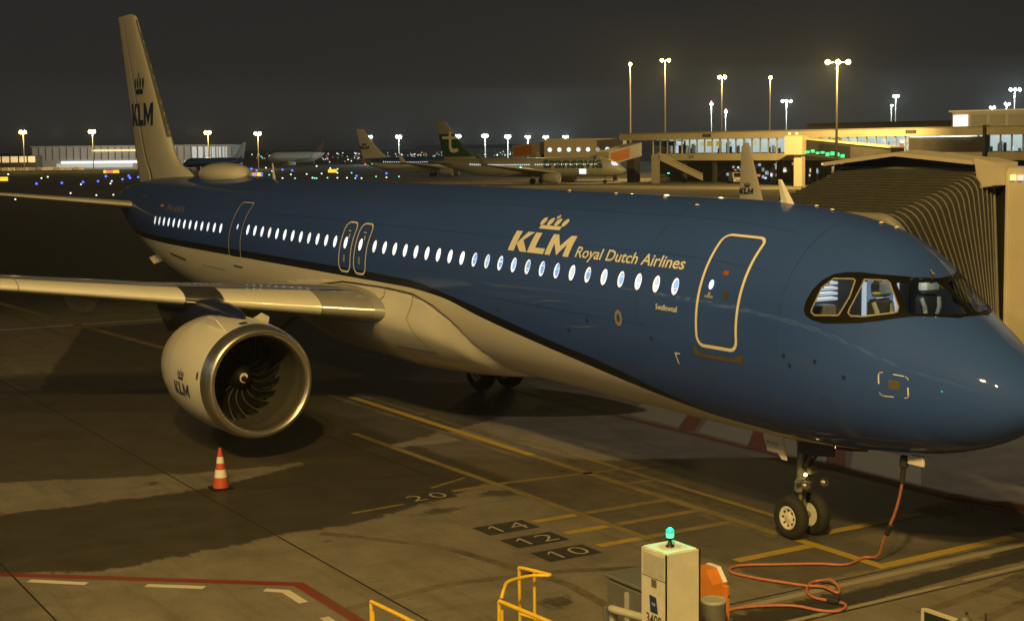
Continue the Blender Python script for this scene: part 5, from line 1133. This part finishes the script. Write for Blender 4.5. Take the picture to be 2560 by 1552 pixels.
for i, (px, py) in enumerate(((895, 330), (965, 330), (1106, 330), (1171, 330), (1225, 332), (1273, 333), (1316, 334), (1363, 334))):
    d = 720; mast(px, d, 6.84+(362-py)*d/3549, 2, 'white_glow', f'distant white floodlight mast, {nth(i)} from the left of the row behind the two parked airliners', G1, .85 if i < 5 else .6)
G2 = 'floodlight masts around the pier'
for px, py, d, n, gl, lab in ((1518, 157, 345, 1, 'sodium_glow', 'tall amber mast with one lamp, leftmost above the pier roof'), (1601, 149, 335, 2, 'sodium_glow', 'tall amber mast with two lamps rising behind the left end of the pier'), (1736, 189, 420, 2, 'sodium_glow', 'slim amber mast behind the pier above two white ones'), (1851, 191, 440, 1, 'sodium_glow', 'slim dim amber mast rising behind the middle of the pier'), (2010, 157, 232, 3, 'sodium_glow', 'nearest and thickest amber mast standing in front of the pier'),
    (1711, 252, 560, 1, 'white_glow', 'white floodlight mast with a red lamp, left one of a close pair'), (1745, 270, 560, 1, 'white_glow', 'shorter white floodlight mast with a red lamp, right one of a close pair'), (1890, 246, 560, 3, 'white_glow', 'white three lamp mast right of the dim amber mast'), (2150, 236, 600, 2, 'white_glow', 'white two lamp mast above the dark terminal block'), (2140, 258, 650, 1, 'white_glow', 'lower white mast just left of a two lamp mast'), (2433, 224, 520, 3, 'white_glow', 'tall white three lamp mast at the right edge'), (2380, 264, 620, 2, 'white_glow', 'white mast left of the tall one at the right edge'), (2415, 256, 640, 2, 'white_glow', 'white mast nearest to the tall one at the right edge')):
    h_ = 6.84+(355-(px-1500)*.0095-py)*d/3549; o = mast(px, d, h_, n, gl, lab, G2, .42 if d < 400 else .55)
    if py in (252, 270):
        mb = MB(); mb.lathe([(.001, -.3), (.35, 0), (.001, .3)], c=(0, 0, h_+.8), n=10); mb.build('obstruction_light', 'red_glow', o)
for i, (loc, tgt, pw) in enumerate(FLOODS):
    mast(0, 0, loc[2]-.6, 3, 'sodium_glow', ('amber floodlight mast beside the gate lounge', 'amber floodlight mast ahead of the parked nose', 'amber floodlight mast down the stand to the left')[i], 'floodlight masts at the gate', .4, pos=(loc[0]-.4, loc[1]+.8, 0))

# ---- hangars and low buildings on the far left
def block(name, px0, px1, d0, d1, z1, depth, m, label, cat='building', z0=0.0):
    a, b = far(px0, d0), far(px1, d1); Lb = math.dist(a[:2], b[:2]); o = thing(name, label, cat, a, heading(a, b))
    mb = MB(); mb.box(0, Lb, -.0, depth, z0, z1); mb.build('wall', m, o)          # +y points away from the camera
    return o, Lb
def far_side(o): return 1
hg, Lh = block('hangar', 88, 566, 655, 640, 9.6, 40, 'hangar', 'long ribbed hangar with a white lit strip along its foot at the far left', 'hangar')
for i in range(30):
    x = Lh*i/29; mb = MB(); mb.box(x-.12, x+.12, -.35, -.02, 4.2, 9.4); mb.build('wall_rib', 'pier_dark', hg)
mb = MB(); mb.box(-.5, Lh+.5, -.6, 40.4, 9.6, 10.0); mb.build('roof', 'hangar', hg)
for i in range(40):
    x = 12+Lh*.42*i/40; mb = MB(); mb.box(x, x+Lh*.42/40*.82, -.5, -.05, 2.7, 3.5); mb.build('light_strip', 'hangar_strip', hg)
mb = MB(); mb.box(10, Lh*.5, -.3, -.04, .8, 2.6); mb.build('lit_wall', 'hangar_lit', hg)
for i in range(6):
    x = Lh*.80+i*2.55; mb = MB(); mb.box(x, x+1.9, -.28, -.04, 3.4, 9.2); mb.build('lit_door', 'hangar_lit', hg)
for i in range(12):
    x = Lh*.30+i*1.75; mb = MB(); mb.box(x, x+1.5, -.9, -.3, 7.6, 8.3); mb.build('canopy_light', 'warm_window', hg)
lo_, Ll = block('low_building', -90, 97, 628, 622, 6.2, 14, 'pier_dark', 'low dark building with an amber lit upper floor at the far left edge')
for i in range(9):
    x = Ll*i/9; mb = MB(); mb.box(x+.3, x+Ll/9-.3, -.2, .1, 3.5, 5.9); mb.build('window', 'hangar_warm', lo_)
for i in range(14):
    p = far(12+i*15+rng.uniform(-3, 3), 612); o = MB().box(-1.1, 1.1, -.8, .8, .15, 1.55, .2).build('parked_van', 'van_white' if i % 3 else 'bridge_cream'); o.location = p; o.rotation_euler = (0, 0, VIEW-math.pi/2)
    tag(o, f'tiny pale vehicle below the far hangar, {["first", "second", "third", "fourth", "fifth", "sixth", "seventh", "eighth", "ninth", "tenth", "eleventh", "twelfth", "thirteenth", "last"][i]} from the left of its row', 'vehicle', 'vehicles below the hangar')
tr = MB()
for i in range(240):
    px = -120+i*11.5+rng.uniform(-4, 4); h = rng.uniform(4, 8) if px < 1500 else rng.uniform(6, 13); p = far(px, 1500+rng.uniform(-60, 60)); w_ = rng.uniform(8, 22); tr.box(p[0]-w_, p[0]+w_, p[1]-w_, p[1]+w_, 0, h, 2.0)
tag(tr.build('tree_belt', 'treeline'), kind='stuff', label='low dark belt of trees along the horizon')
# lights of the town: each a little lamp, too many and too small to tell apart
cl = {}; posts = MB()
for i in range(230):
    px = rng.choice([rng.uniform(600, 1240), rng.uniform(780, 1120), rng.uniform(-50, 1500)]); d = rng.uniform(750, 1350); z = rng.uniform(1.0, 5.5); p = far(px, d, z); k = rng.choice(['taxi_white', 'warm_window', 'taxi_white', 'sign_pink', 'cool_window', 'taxi_green'])
    s_ = rng.uniform(.22, .5); m = cl.setdefault(k, MB()); m.lathe([(.001, -s_), (s_, 0), (.001, s_)], c=p, n=6); posts.tube([(p[0], p[1], 0), p], .06, 4, False)
tag(posts.build('lamp_posts', 'mast_grey'), kind='stuff', label='thin posts of the scattered tiny lights')
for k, m in cl.items(): tag(m.build('distant_lights', k), kind='stuff', label='scattered tiny lights beyond the airfield')

# ---- taxiway lights and signs
TW = [(88, 450, 'b'), (149, 448, 'b'), (200, 446, 'b'), (195, 449, 'w'), (236, 444, 'b'), (255, 432, 'b'), (295, 439, 'b'), (310, 431, 'b'), (313, 436, 'b'), (333, 434, 'b'), (100, 434, 'w'), (115, 431, 'w'), (269, 441, 'w'), (266, 447, 'w'), (37, 485, 'w'), (86, 482, 'w'), (137, 479, 'w'), (232, 475, 'w'), (273, 474, 'w'), (400, 410, 'w'), (485, 426, 'b'),
 (640, 409, 'w'), (605, 414, 'b'), (618, 418, 'b'), (630, 425, 'b'), (606, 427, 'g'), (604, 423, 'b'), (613, 430, 'b'), (630, 430, 'b'), (648, 426, 'g'), (680, 416, 'b'), (703, 418, 'b'), (700, 425, 'w'), (680, 434, 'w'), (710, 434, 'g'), (738, 424, 'w'), (752, 433, 'w'), (757, 434, 'g'), (762, 434, 'g'), (774, 423, 'w'), (788, 433, 'g'), (812, 421, 'w'), (812, 433, 'w'), (835, 433, 'w'), (855, 434, 'g'), (870, 434, 'w'), (762, 405, 'w'), (795, 410, 'w'), (812, 412, 'w'), (846, 421, 'g'), (858, 431, 'b'), (905, 430, 'g'), (930, 432, 'w'), (655, 417, 'w'), (20, 425, 'w'), (170, 470, 'w'), (930, 425, 'b'), (960, 430, 'g')]
base = {}
cnt = {}; TW.sort(); NUM = 'first second third fourth fifth sixth seventh eighth ninth tenth eleventh twelfth thirteenth fourteenth fifteenth sixteenth seventeenth eighteenth nineteenth twentieth'.split()
for px, py, c in TW:
    if c not in base:
        o = MB().tube([(0, 0, 0), (0, 0, .32)], .05, 6).build('taxiway_light', 'dark_metal'); b = MB(); b.lathe([(.10, .32), (.17, .38), (.17, .5), (.10, .58), (.001, .6)], n=8); b.build('lens', {'b': 'blue_glow', 'w': 'taxi_white', 'g': 'taxi_green'}[c], o); base[c] = o
        tag(o, {'b': 'small blue taxiway edge light on a short stem in the dark field', 'w': 'small white taxiway light on a short stem in the dark field', 'g': 'small green taxiway light on a short stem in the dark field'}[c], 'taxiway light', 'taxiway lights in the field'); n_ = o
    else: n_ = copy_tree(base[c], (0, 0, 0), 0)
    sd_ = 'left' if px < 345 else 'right'; cnt[(c, sd_)] = cnt.get((c, sd_), 0)+1; n_['label'] = f"{dict(b='blue', w='white', g='green')[c]} taxiway light {sd_} of the fin, {NUM[cnt[(c, sd_)]-1]} {dict(b='blue', w='white', g='green')[c]} one there from the left"
    n_.location = gpt(px, py); s_ = {'b': 1.5, 'w': 1.0, 'g': 1.0}[c]; s_ *= math.dist(n_.location, CAM)/330; n_.scale = (s_, s_, s_)
for px, py, w_, cols, lab in ((268, 420, 5.2, ('sign_yellow', 'sign_pink', 'sign_pink', 'sign_yellow', 'sign_yellow'), 'lit yellow and pink taxiway sign left of the fin'), (800, 419, 2.7, ('sign_yellow',), 'lit yellow taxiway sign behind the fuselage roof'), (10, 440, 2.0, ('sign_yellow',), 'lit yellow taxiway sign at the left edge'), (618, 428, 2.4, ('sign_pink', 'sign_yellow'), 'lit pink taxiway sign right of the radome')):
    o = thing('taxiway_sign', lab, 'sign', gpt(px, py), VIEW-math.pi/2, 'taxiway signs'); n_ = len(cols)
    mb = MB(); mb.box(-w_/2-.1, w_/2+.1, 0, .25, .3, 1.5, .02); mb.box(-w_/2, -w_/2+.15, .05, .2, 0, .3); mb.box(w_/2-.15, w_/2, .05, .2, 0, .3); mb.build('sign_box', 'dark_metal', o)
    for i, k in enumerate(cols): mb = MB(); mb.box(-w_/2+w_*i/n_+.05, -w_/2+w_*(i+1)/n_-.05, -.03, -.001, .4, 1.4); mb.build('sign_face', k, o)

# ---- the pier on the right
pa, pb = far(1497, 303), far(2720, 236); Lp = math.dist(pa[:2], pb[:2])
pier = thing('pier_building', 'long lit terminal pier with a cream roof band and a glazed upper floor', 'terminal', pa, heading(pa, pb))
sgn = 1.0 if (np.array([math.cos(heading(pa, pb)-math.pi/2), math.sin(heading(pa, pb)-math.pi/2)]) @ (CAM[:2]-np.array(pa[:2]))) > 0 else -1.0
def P(x0, x1, y0, y1, z0, z1, name, m, bev=0.0, par=None): # y grows towards the camera
    a, b = sorted((-sgn*y0, -sgn*y1)); mb = MB(); mb.box(x0, x1, a, b, z0, z1, bev); return mb.build(name, m, par or pier)
P(0, Lp, -18, .6, 8.35, 9.62, 'roof_band', 'pier_band'); P(-.2, Lp, -18, .8, 9.62, 9.75, 'roof', 'mast_grey')
xb = 9.0
P(xb, Lp, -18, .3, 4.30, 5.60, 'floor_band', 'pier_band'); P(xb, Lp, -10, -.6, 5.60, 5.72, 'lounge_floor', 'pier_floor'); P(xb, Lp, -10.2, -9.8, 5.6, 8.35, 'lounge_wall', 'lounge'); P(xb, Lp, -9.7, -1, 8.28, 8.34, 'lounge_ceiling', 'lounge')
P(-.5, Lp, -14, -9, 0, 4.3, 'ground_floor_wall', 'pier_dark'); P(0, xb, -17, -12, 4.3, 8.35, 'end_wall', 'pier_dark')
k = 0; x = xb
while x < Lp:
    P(x-.09, x+.09, -.25, .0, 5.6, 8.35, 'mullion', 'mast_grey' if k % 4 else 'pier_band')
    if k % 4 == 0: P(x-.3, x+.3, -1.2, -.4, 0, 4.3, 'column', 'pier_dark')
    g_ = P(x+.1, min(Lp, x+1.9), -.14, -.10, 5.62, 8.34, 'window', 'glass'); x += 2.0; k += 1
# things inside the lounge, many shelves given a glow of their own
for i in range(110):
    x = rng.uniform(xb+.5, Lp-2); kind = rng.random(); y = rng.uniform(-8, -1.2)
    if kind < .22: P(x, x+rng.uniform(.3, 1.4), y, y+.12, rng.uniform(7.0, 7.7), 8.05, 'lit_panel', rng.choice(['cool_window', 'warm_window', 'cool_window', 'shop']))
    elif kind < .62: P(x, x+.45, y, y+.35, 5.72, rng.uniform(6.2, 7.35), 'seat_row', rng.choice(['pier_dark', 'grey_plastic', 'mast_grey', 'barrel']), .04)
    else: P(x, x+rng.uniform(.2, .7), y, y+.3, 5.72, rng.uniform(6.4, 7.8), 'shelf_unit', rng.choice(['shop', 'cool_window', 'bridge_cream', 'hangar_lit', 'door_light']), .02)
for i in range(26): P(xb+1+i*(Lp-xb-4)/26, xb+3+i*(Lp-xb-4)/26, -4, -3.7, 8.12, 8.2, 'ceiling_light', 'shop')
def px_x(px):   # distance along the pier seen at photo column px
    d = FW+RT*(px-1232)/3549.1; A_ = np.array([[d[0], -(pb[0]-pa[0])/Lp], [d[1], -(pb[1]-pa[1])/Lp]]); return float(np.linalg.solve(A_, np.array(pa[:2])-CAM[:2])[1])
for px, w_, z0, z1, m in ((1694, 1.5, 7.0, 8.0, 'yellow_box'), (1716, 1.5, 7.0, 8.0, 'yellow_box'), (1743, .8, 7.2, 7.9, 'blue_screen'), (1780, .8, 7.0, 8.2, 'warm_window'), (1890, .8, 7.2, 7.9, 'blue_screen'), (1906, .8, 7.2, 7.9, 'blue_screen'), (1922, 1.1, 7.2, 8.0, 'blue_screen'), (1950, 2.2, 7.5, 8.25, 'yellow_box'), (1992, .7, 6.9, 8.2, 'yellow_box'), (2008, .7, 6.9, 8.2, 'yellow_box'), (2455, .8, 7.2, 8.2, 'yellow_box')):
    x = px_x(px); P(x, x+w_, -.9, -.75, z0, z1, 'hanging_sign', m)
for i in range(34):
    x = px_x(2142)+rng.uniform(0, px_x(2183)-px_x(2142)); z = rng.uniform(5.7, 7.9); P(x, x+.55, -1.6, -1.3, z, z+.4, 'shop_shelf', rng.choice(['shop', 'shop_red', 'shop', 'warm_window']))
P(px_x(2185), px_x(2365), -.1, .25, 5.6, 8.1, 'blank_wall', 'pier_dark')
for i in range(14): a_ = px_x(2190)+(px_x(2330)-px_x(2190))*i/14; P(a_, a_+2.1, .3, .5, 8.12, 8.22, 'soffit_light', 'shop')
P(px_x(2366), px_x(2372), -.4, .9, 0, 9.9, 'tower_frame', 'pier_dark')
for px in (1696, 2180): 
    x = px_x(px); P(x, x+2.1, .6, .66, 8.75, 9.35, 'gate_plate', 'pier_dark'); 
    v, f = fit_text('C10' if px < 2000 else 'C12', 1.2, .35, .01); mk('gate_number', [(x+.4+q[0], -sgn*.69, 8.87+q[1]) for q in v], f, 'rib_grey', pier)
P(px_x(1660), px_x(1672), .3, .36, 4.75, 5.3, 'gate_plate', 'barrel')
for i in range(70):
    x = px_x(1630)+rng.uniform(0, px_x(2120)-px_x(1630)); z = rng.uniform(.5, 3.4); P(x, x+rng.uniform(.15, .7), -8.9, -8.6, z, z+rng.uniform(.2, .7), 'wall_light', rng.choice(['cool_window', 'hangar_lit', 'warm_window', 'hangar_lit', 'bridge_cream', 'cabin_low', 'shop_red', 'cabin_low']))
for i in range(9):
    x = px_x(1650)+i*4.6; P(x, x+2.4, -8.95, -8.8, .1, 2.9, 'service_door', 'barrel' if i % 2 else 'grey_plastic')
up_, Lu = block('upper_terminal', 2285, 2700, 305, 290, 13.2, 20, 'mast_grey', 'pale flat roofed terminal block rising behind the pier at the right edge', 'terminal', 9.0)
for i in range(9): mb = MB(); mb.box(Lu*i/9+.4, Lu*(i+1)/9-.4, -.2, .05, 10.2, 12.6); mb.build('window', 'shop' if i not in (1, 2, 3) else 'barrel', up_)
mb = MB(); mb.box(-.4, Lu+.4, -.6, 20.4, 13.2, 13.5); mb.build('roof_edge', 'white', up_)
dk, Ld = block('dark_terminal', 1940, 2290, 420, 400, 12.8, 30, 'pier_dark', 'dark unlit terminal block rising behind the pier below the white masts', 'terminal')
mb = MB(); mb.box(0, Ld, -.5, 30.5, 12.8, 13.1); mb.build('roof', 'treeline', dk)
for i in range(5): mb = MB(); mb.box(8+i*4.2, 10.6+i*4.2, -.1, .05, 9.9, 11.5); mb.build('window', 'screen_dark', dk)
# link building with round windows, and its two orange panelled bridges
lk_, Lk = block('gate_link', 1312, 1500, 315, 312, 8.6, 5, 'bridge_cream', 'cream gate link with a row of round lit windows between two orange panelled bridges', 'walkway', 4.6)
for i in range(8):
    x = Lk*(i+.6)/8.2; mb = MB(); mb.lathe([(.62, -.10), (.62, .02)], c=(x, 0, 6.6), axis='y', n=16); w_ = mb.build('round_window', 'barrel', lk_); mb = MB(); mb.lathe([(.48, -.14), (.48, -.11)], c=(x, 0, 6.6), axis='y', n=16); mb.build('pane', 'cool_window' if i != 5 else 'hangar_lit', w_)
mb = MB(); mb.box(-.2, Lk, -.3, 5.3, 8.6, 8.9); mb.build('roof', 'pier_band', lk_)
for x in (2, Lk-2): mb = MB(); mb.box(x-.4, x+.4, 1.5, 3, 0, 4.6); mb.build('column', 'pier_dark', lk_)
def gate_bridge(px0, px1, d0, d1, z0, z1, label, mats_, lean=0.0):
    a, b = far(px0, d0), far(px1, d1); Lb = math.dist(a[:2], b[:2]); o = thing('gate_bridge', label, 'jet bridge', a, heading(a, b), 'gate bridges at the pier')
    mb = MB(); mb.loft([[(0, 0, z0), (0, 3, z0), (0, 3, z0+2.7), (0, 0, z0+2.7)], [(Lb, 0, z1), (Lb, 3, z1), (Lb, 3, z1+2.7), (Lb, 0, z1+2.7)]], smooth=False); mb.build('tunnel', mats_[0], o)
    q = .62; zq = z0+(z1-z0)*.08; zr_ = z0+(z1-z0)*q
    mb = MB(); mb.add([(Lb*.06, -.06, zq+.35), (Lb*q, -.06, zr_+.35), (Lb*q, -.06, zr_+2.3), (Lb*.06, -.06, zq+2.3)], [(0, 1, 2, 3)]); mb.build('side_panel', mats_[1], o)
    mb = MB(); mb.box(Lb*.82, Lb*1.0, 0.4, 2.2, 0, max(z0, z1)); mb.build('column', 'pier_dark', o)
    return o, Lb
gate_bridge(1236, 1312, 322, 316, 4.9, 5.6, 'orange panelled gate bridge above the tail end of the lettering, left of the round windows', ('bridge_cream', 'orange'))
gate_bridge(1466, 1545, 290, 299, 3.4, 5.2, 'orange panelled gate bridge sloping down to the grey and green nose', ('bridge_cream', 'orange'))
o, Lb = gate_bridge(1898, 2140, 262, 246, 5.6, 3.7, 'dark glazed gate bridge sloping right in front of the pier', ('pier_dark', 'dark_glass'))
for i in range(10): mb = MB(); mb.box(Lb*(.08+i*.05), Lb*(.08+i*.05)+.8, -.12, -.08, 5.7-i*.1+rng.uniform(0, .4), 6.2-i*.1+rng.uniform(0, .4)); mb.build('green_reflection', 'green_dim', o)  # glowing boxes for green reflections in the glazing
mb = MB(); mb.loft([[(-.2, -.3, 8.3), (-.2, 3.3, 8.3), (-.2, 3.3, 8.5), (-.2, -.3, 8.5)], [(Lb, -.3, 6.4), (Lb, 3.3, 6.4), (Lb, 3.3, 6.6), (Lb, -.3, 6.6)]], smooth=False); mb.build('roof', 'pier_band', o)
cb_, Lc = block('bridge_cab', 1886, 1928, 258, 257, 8.6, 3.5, 'bridge_cream', 'square bridge cab on a thick column with two lamps on its roof', 'jet bridge', 5.4)
mb = MB(); mb.box(Lc*.45, Lc*.9, .8, 2.6, 0, 5.4); mb.build('column', 'bridge_cream', cb_)
for i in range(2): mb = MB(); mb.box(.7+i*1.3, 1.1+i*1.3, -.3, .1, 8.8, 9.15, .05); mb.build('roof_lamp', 'warm_window', cb_)
st_, Ls = block('service_stair', 1568, 1588, 285, 285, 5.4, 1.4, 'bridge_grey', 'grey service stair sloping down to the right from the orange bridge', 'stair')
mb = MB(); mb.loft([[(x, 0, z), (x, 1.6, z), (x, 1.6, z+1.1), (x, 0, z+1.1)] for x, z in ((1.2, 4.6), (9.8, .4))], smooth=False); mb.build('stair_flight', 'rib_grey', st_)
mb = MB(); mb.tube([(1.2, -.1, 5.9), (9.8, -.1, 1.7)], .08, 6); mb.build('stair_rail', 'bridge_cream', st_)
# ---- vehicles on the far apron
def van(px, py, label, rz=0.0, m='van_white', dark=False):
    p = gpt(px, py); o = thing('van', label, 'van', p, VIEW+math.pi+rz, 'vehicles on the far apron')
    prof = [(-2.2, .35), (2.3, .35), (2.4, .9), (1.75, 1.15), (1.15, 2.0), (-2.1, 2.05), (-2.2, 1.9)]
    v = [(a, s_*(.95-(.12 if b > 1.5 else 0)), b) for s_ in (-1, 1) for a, b in prof]; n = len(prof)
    mk('body', v, [tuple(range(n-1, -1, -1)), tuple(range(n, 2*n))]+[(i, (i+1) % n, (i+1) % n+n, i+n) for i in range(n)], m, o)
    mk('windscreen', [(1.76, -.78, 1.17), (1.76, .78, 1.17), (1.19, .70, 1.95), (1.19, -.70, 1.95)], [(0, 1, 2, 3)], 'dark_glass', o, off=(-.02, 0, 0))
    for s_ in (-1, 1):
        mb = MB(); mb.box(2.36, 2.44, s_*.62-.16, s_*.62+.16, .72, .95, .02); mb.build('headlight', 'mast_grey', o)
        for x in (1.5, -1.4): mb = MB(); mb.lathe([(.1, -.1), (.32, -.1), (.34, 0), (.32, .1), (.1, .1)], c=(x, s_*.88, .34), axis='y', n=14); mb.build('wheel', 'rubber', o)
    mb = MB(); mb.box(2.36, 2.43, -.5, .5, .5, .68); mb.build('grille', 'black', o)
    return o
van(1770, 441, 'pale van facing the camera left of the winglet on the far apron', .08); van(1800, 439, 'pale van half hidden by the winglet on the far apron', -.1); van(1946, 431, 'pale van facing the camera right of the winglet on the far apron', .0); van(1672, 424, 'pale pickup below the service stair on the far apron', 1.2, 'bridge_cream')
tg = thing('tow_tractor', 'dark tow tractor with two green lamps beside the grey and green nose', 'tractor', gpt(1592, 440), VIEW-math.pi/2)
mb = MB(); mb.box(-1.5, 1.5, -.9, .9, .35, 1.1, .08); mb.box(-1.0, 1.0, -.7, .7, 1.1, 1.75, .1); mb.build('body', 'pier_dark', tg)
for x in (-1.3, 1.3): mb = MB(); mb.lathe([(.001, -.12), (.28, 0), (.001, .12)], c=(x, -.4, 1.85), n=10); mb.build('green_lamp', 'green_glow', tg); mb = MB(); mb.tube([(x, -.4, 1.1), (x, -.4, 1.8)], .05, 6); mb.build('lamp_post', 'dark_metal', tg); mb = MB(); mb.lathe([(.1, -.12), (.4, -.12), (.4, .12), (.1, .12)], c=(x, -.95, .4), axis='y', n=12); mb.build('wheel', 'rubber', tg)
for i, (px, py, w_) in enumerate(((1655, 431, 5), (1700, 434, 6), (1735, 437, 4.5), (1840, 434, 8), (1890, 432, 8), (1985, 428, 6))):
    o = thing('baggage_cart', ('dark flat cart under the service stair', 'dark flat cart left of the pale vans', 'low dark cart just left of the nearest van', 'long dark cart behind the winglet', 'long dark cart right of the winglet', 'dark cart at the foot of the glazed bridge')[i], 'cart', gpt(px, py), VIEW-math.pi/2, 'carts on the far apron')
    mb = MB(); mb.box(-w_/2, w_/2, -.9, .9, .45, .75, .05); mb.box(-w_/2, w_/2, .7, .9, .75, 1.7); mb.build('bed', 'pier_dark', o)
    for x in (-w_/2+.5, w_/2-.5): mb = MB(); mb.lathe([(.1, -.1), (.3, -.1), (.3, .1), (.1, .1)], c=(x, -.9, .3), axis='y', n=12); mb.build('wheel', 'rubber', o)
for i, (px, py, z, m, lab) in enumerate(((1692, 420, 4.0, 'red_glow', 'red'), (1729, 415, 4.0, 'red_glow', 'bright red'), (1637, 406, 4.2, 'blue_screen', 'bluish white'), (2065, 402, 3.2, 'sign_pink', 'pink'), (2072, 420, 1.6, 'green_glow', 'small green'), (1300, 415, 4.0, 'red_glow', 'dim red'))):
    p = gpt(px, py+12); o = thing('signal_lamp', f'{lab} signal lamp on a thin post near the pier', 'lamp', p); mb = MB(); mb.tube([(0, 0, 0), (0, 0, 1.6)], .05, 6); mb.build('post', 'dark_metal', o); mb = MB(); mb.lathe([(.001, 1.6), (.28, 1.8), (.28, 2.0), (.001, 2.2)], n=10); mb.build('lens', m, o)
for pts, w_ in (([gpt(1180, 455), gpt(1500, 462), gpt(1900, 458)], .5), ([gpt(1300, 449), gpt(1900, 447)], .4), ([gpt(1120, 446), gpt(1460, 443)], .4)): marking('apron_line', pts, w_, .004, 'paint_white')
# lamps for the hangar, the pier and the far apron, not all on masts
for px, d in ((150, 615), (300, 610), (470, 610)): lamp('hangar_fill', far(px, d, 16), far(px, d+45, 5), 15000, (1.0, .86, .62), .5, 150, .5)  # added lamps without a fixture, brightening the hangar front
lamp('far_lamp', far(2004, 234, 19.2), far(1850, 285, 6), 60000, SODIUM, .5, 110, .6)
for px, d, z, pw in ((2010, 232, 19.2, 46000), (1601, 335, 24, 60000), (1735, 400, 22, 30000), (1300, 330, 18, 9000)):  # the one by the gate link has no mast of its own
    p = far(px, d+1.5, z); t_ = far(px-60, d-60, 0) if px != 2010 else far(px-140, d+40, 4); lamp('far_lamp', p, t_, pw, SODIUM, .4, 120, .5)

# ---- the gate lounge the picture is taken from (it shows only as reflections in the paint)
gl_ = thing('gate_lounge', 'long lit gate lounge facing the parked airliner, behind the viewer', 'terminal', (0, 18.6, 0))
for nm, b_, m in (('lower_wall', (-46, 34, 0, .4, 0, 4.4), 'bridge_cream'), ('parapet', (-46, 34, 0, .4, 8.3, 9.0), 'bridge_cream'), ('lounge_floor', (-46, 34, .4, 9, 4.3, 4.5), 'pier_floor'), ('roof', (-46, 34, .4, 9.2, 8.6, 8.9), 'pier_dark'), ('rear_wall', (-46, 34, 9, 9.3, 0, 8.9), 'pier_floor')):
    mb = MB(); mb.box(*b_); mb.build(nm, m, gl_)
for i in range(27):
    x = -46+i*3.0; mb = MB(); mb.box(x-.08, x+.08, .05, .35, 4.4, 8.3); mb.build('mullion', 'mast_grey', gl_)
    for y in (1.6, 4.2, 6.8): mb = MB(); mb.box(x+.4, x+2.4, y, y+.14, 8.2, 8.28); mb.build('ceiling_light', 'ceiling_strip', gl_)

# ---- added haze: one even volume round the field, put in for the lamps' glow
HZ = MB().box(-8000, 8000, -8000, 8000, -1.0, 36.0).build('haze', 'seam'); tag(HZ, kind='stuff'); HZ['label'] = 'thin night haze over the airfield'
hm = bpy.data.materials.new('haze'); hm.use_nodes = True; t = hm.node_tree; t.nodes.clear(); o_ = t.nodes.new('ShaderNodeOutputMaterial'); pv = t.nodes.new('ShaderNodeVolumePrincipled')
pv.inputs['Color'].default_value = (.72, .82, .95, 1); pv.inputs['Density'].default_value = HAZE; t.links.new(pv.outputs[0], o_.inputs['Volume']); HZ.data.materials.clear(); HZ.data.materials.append(hm)
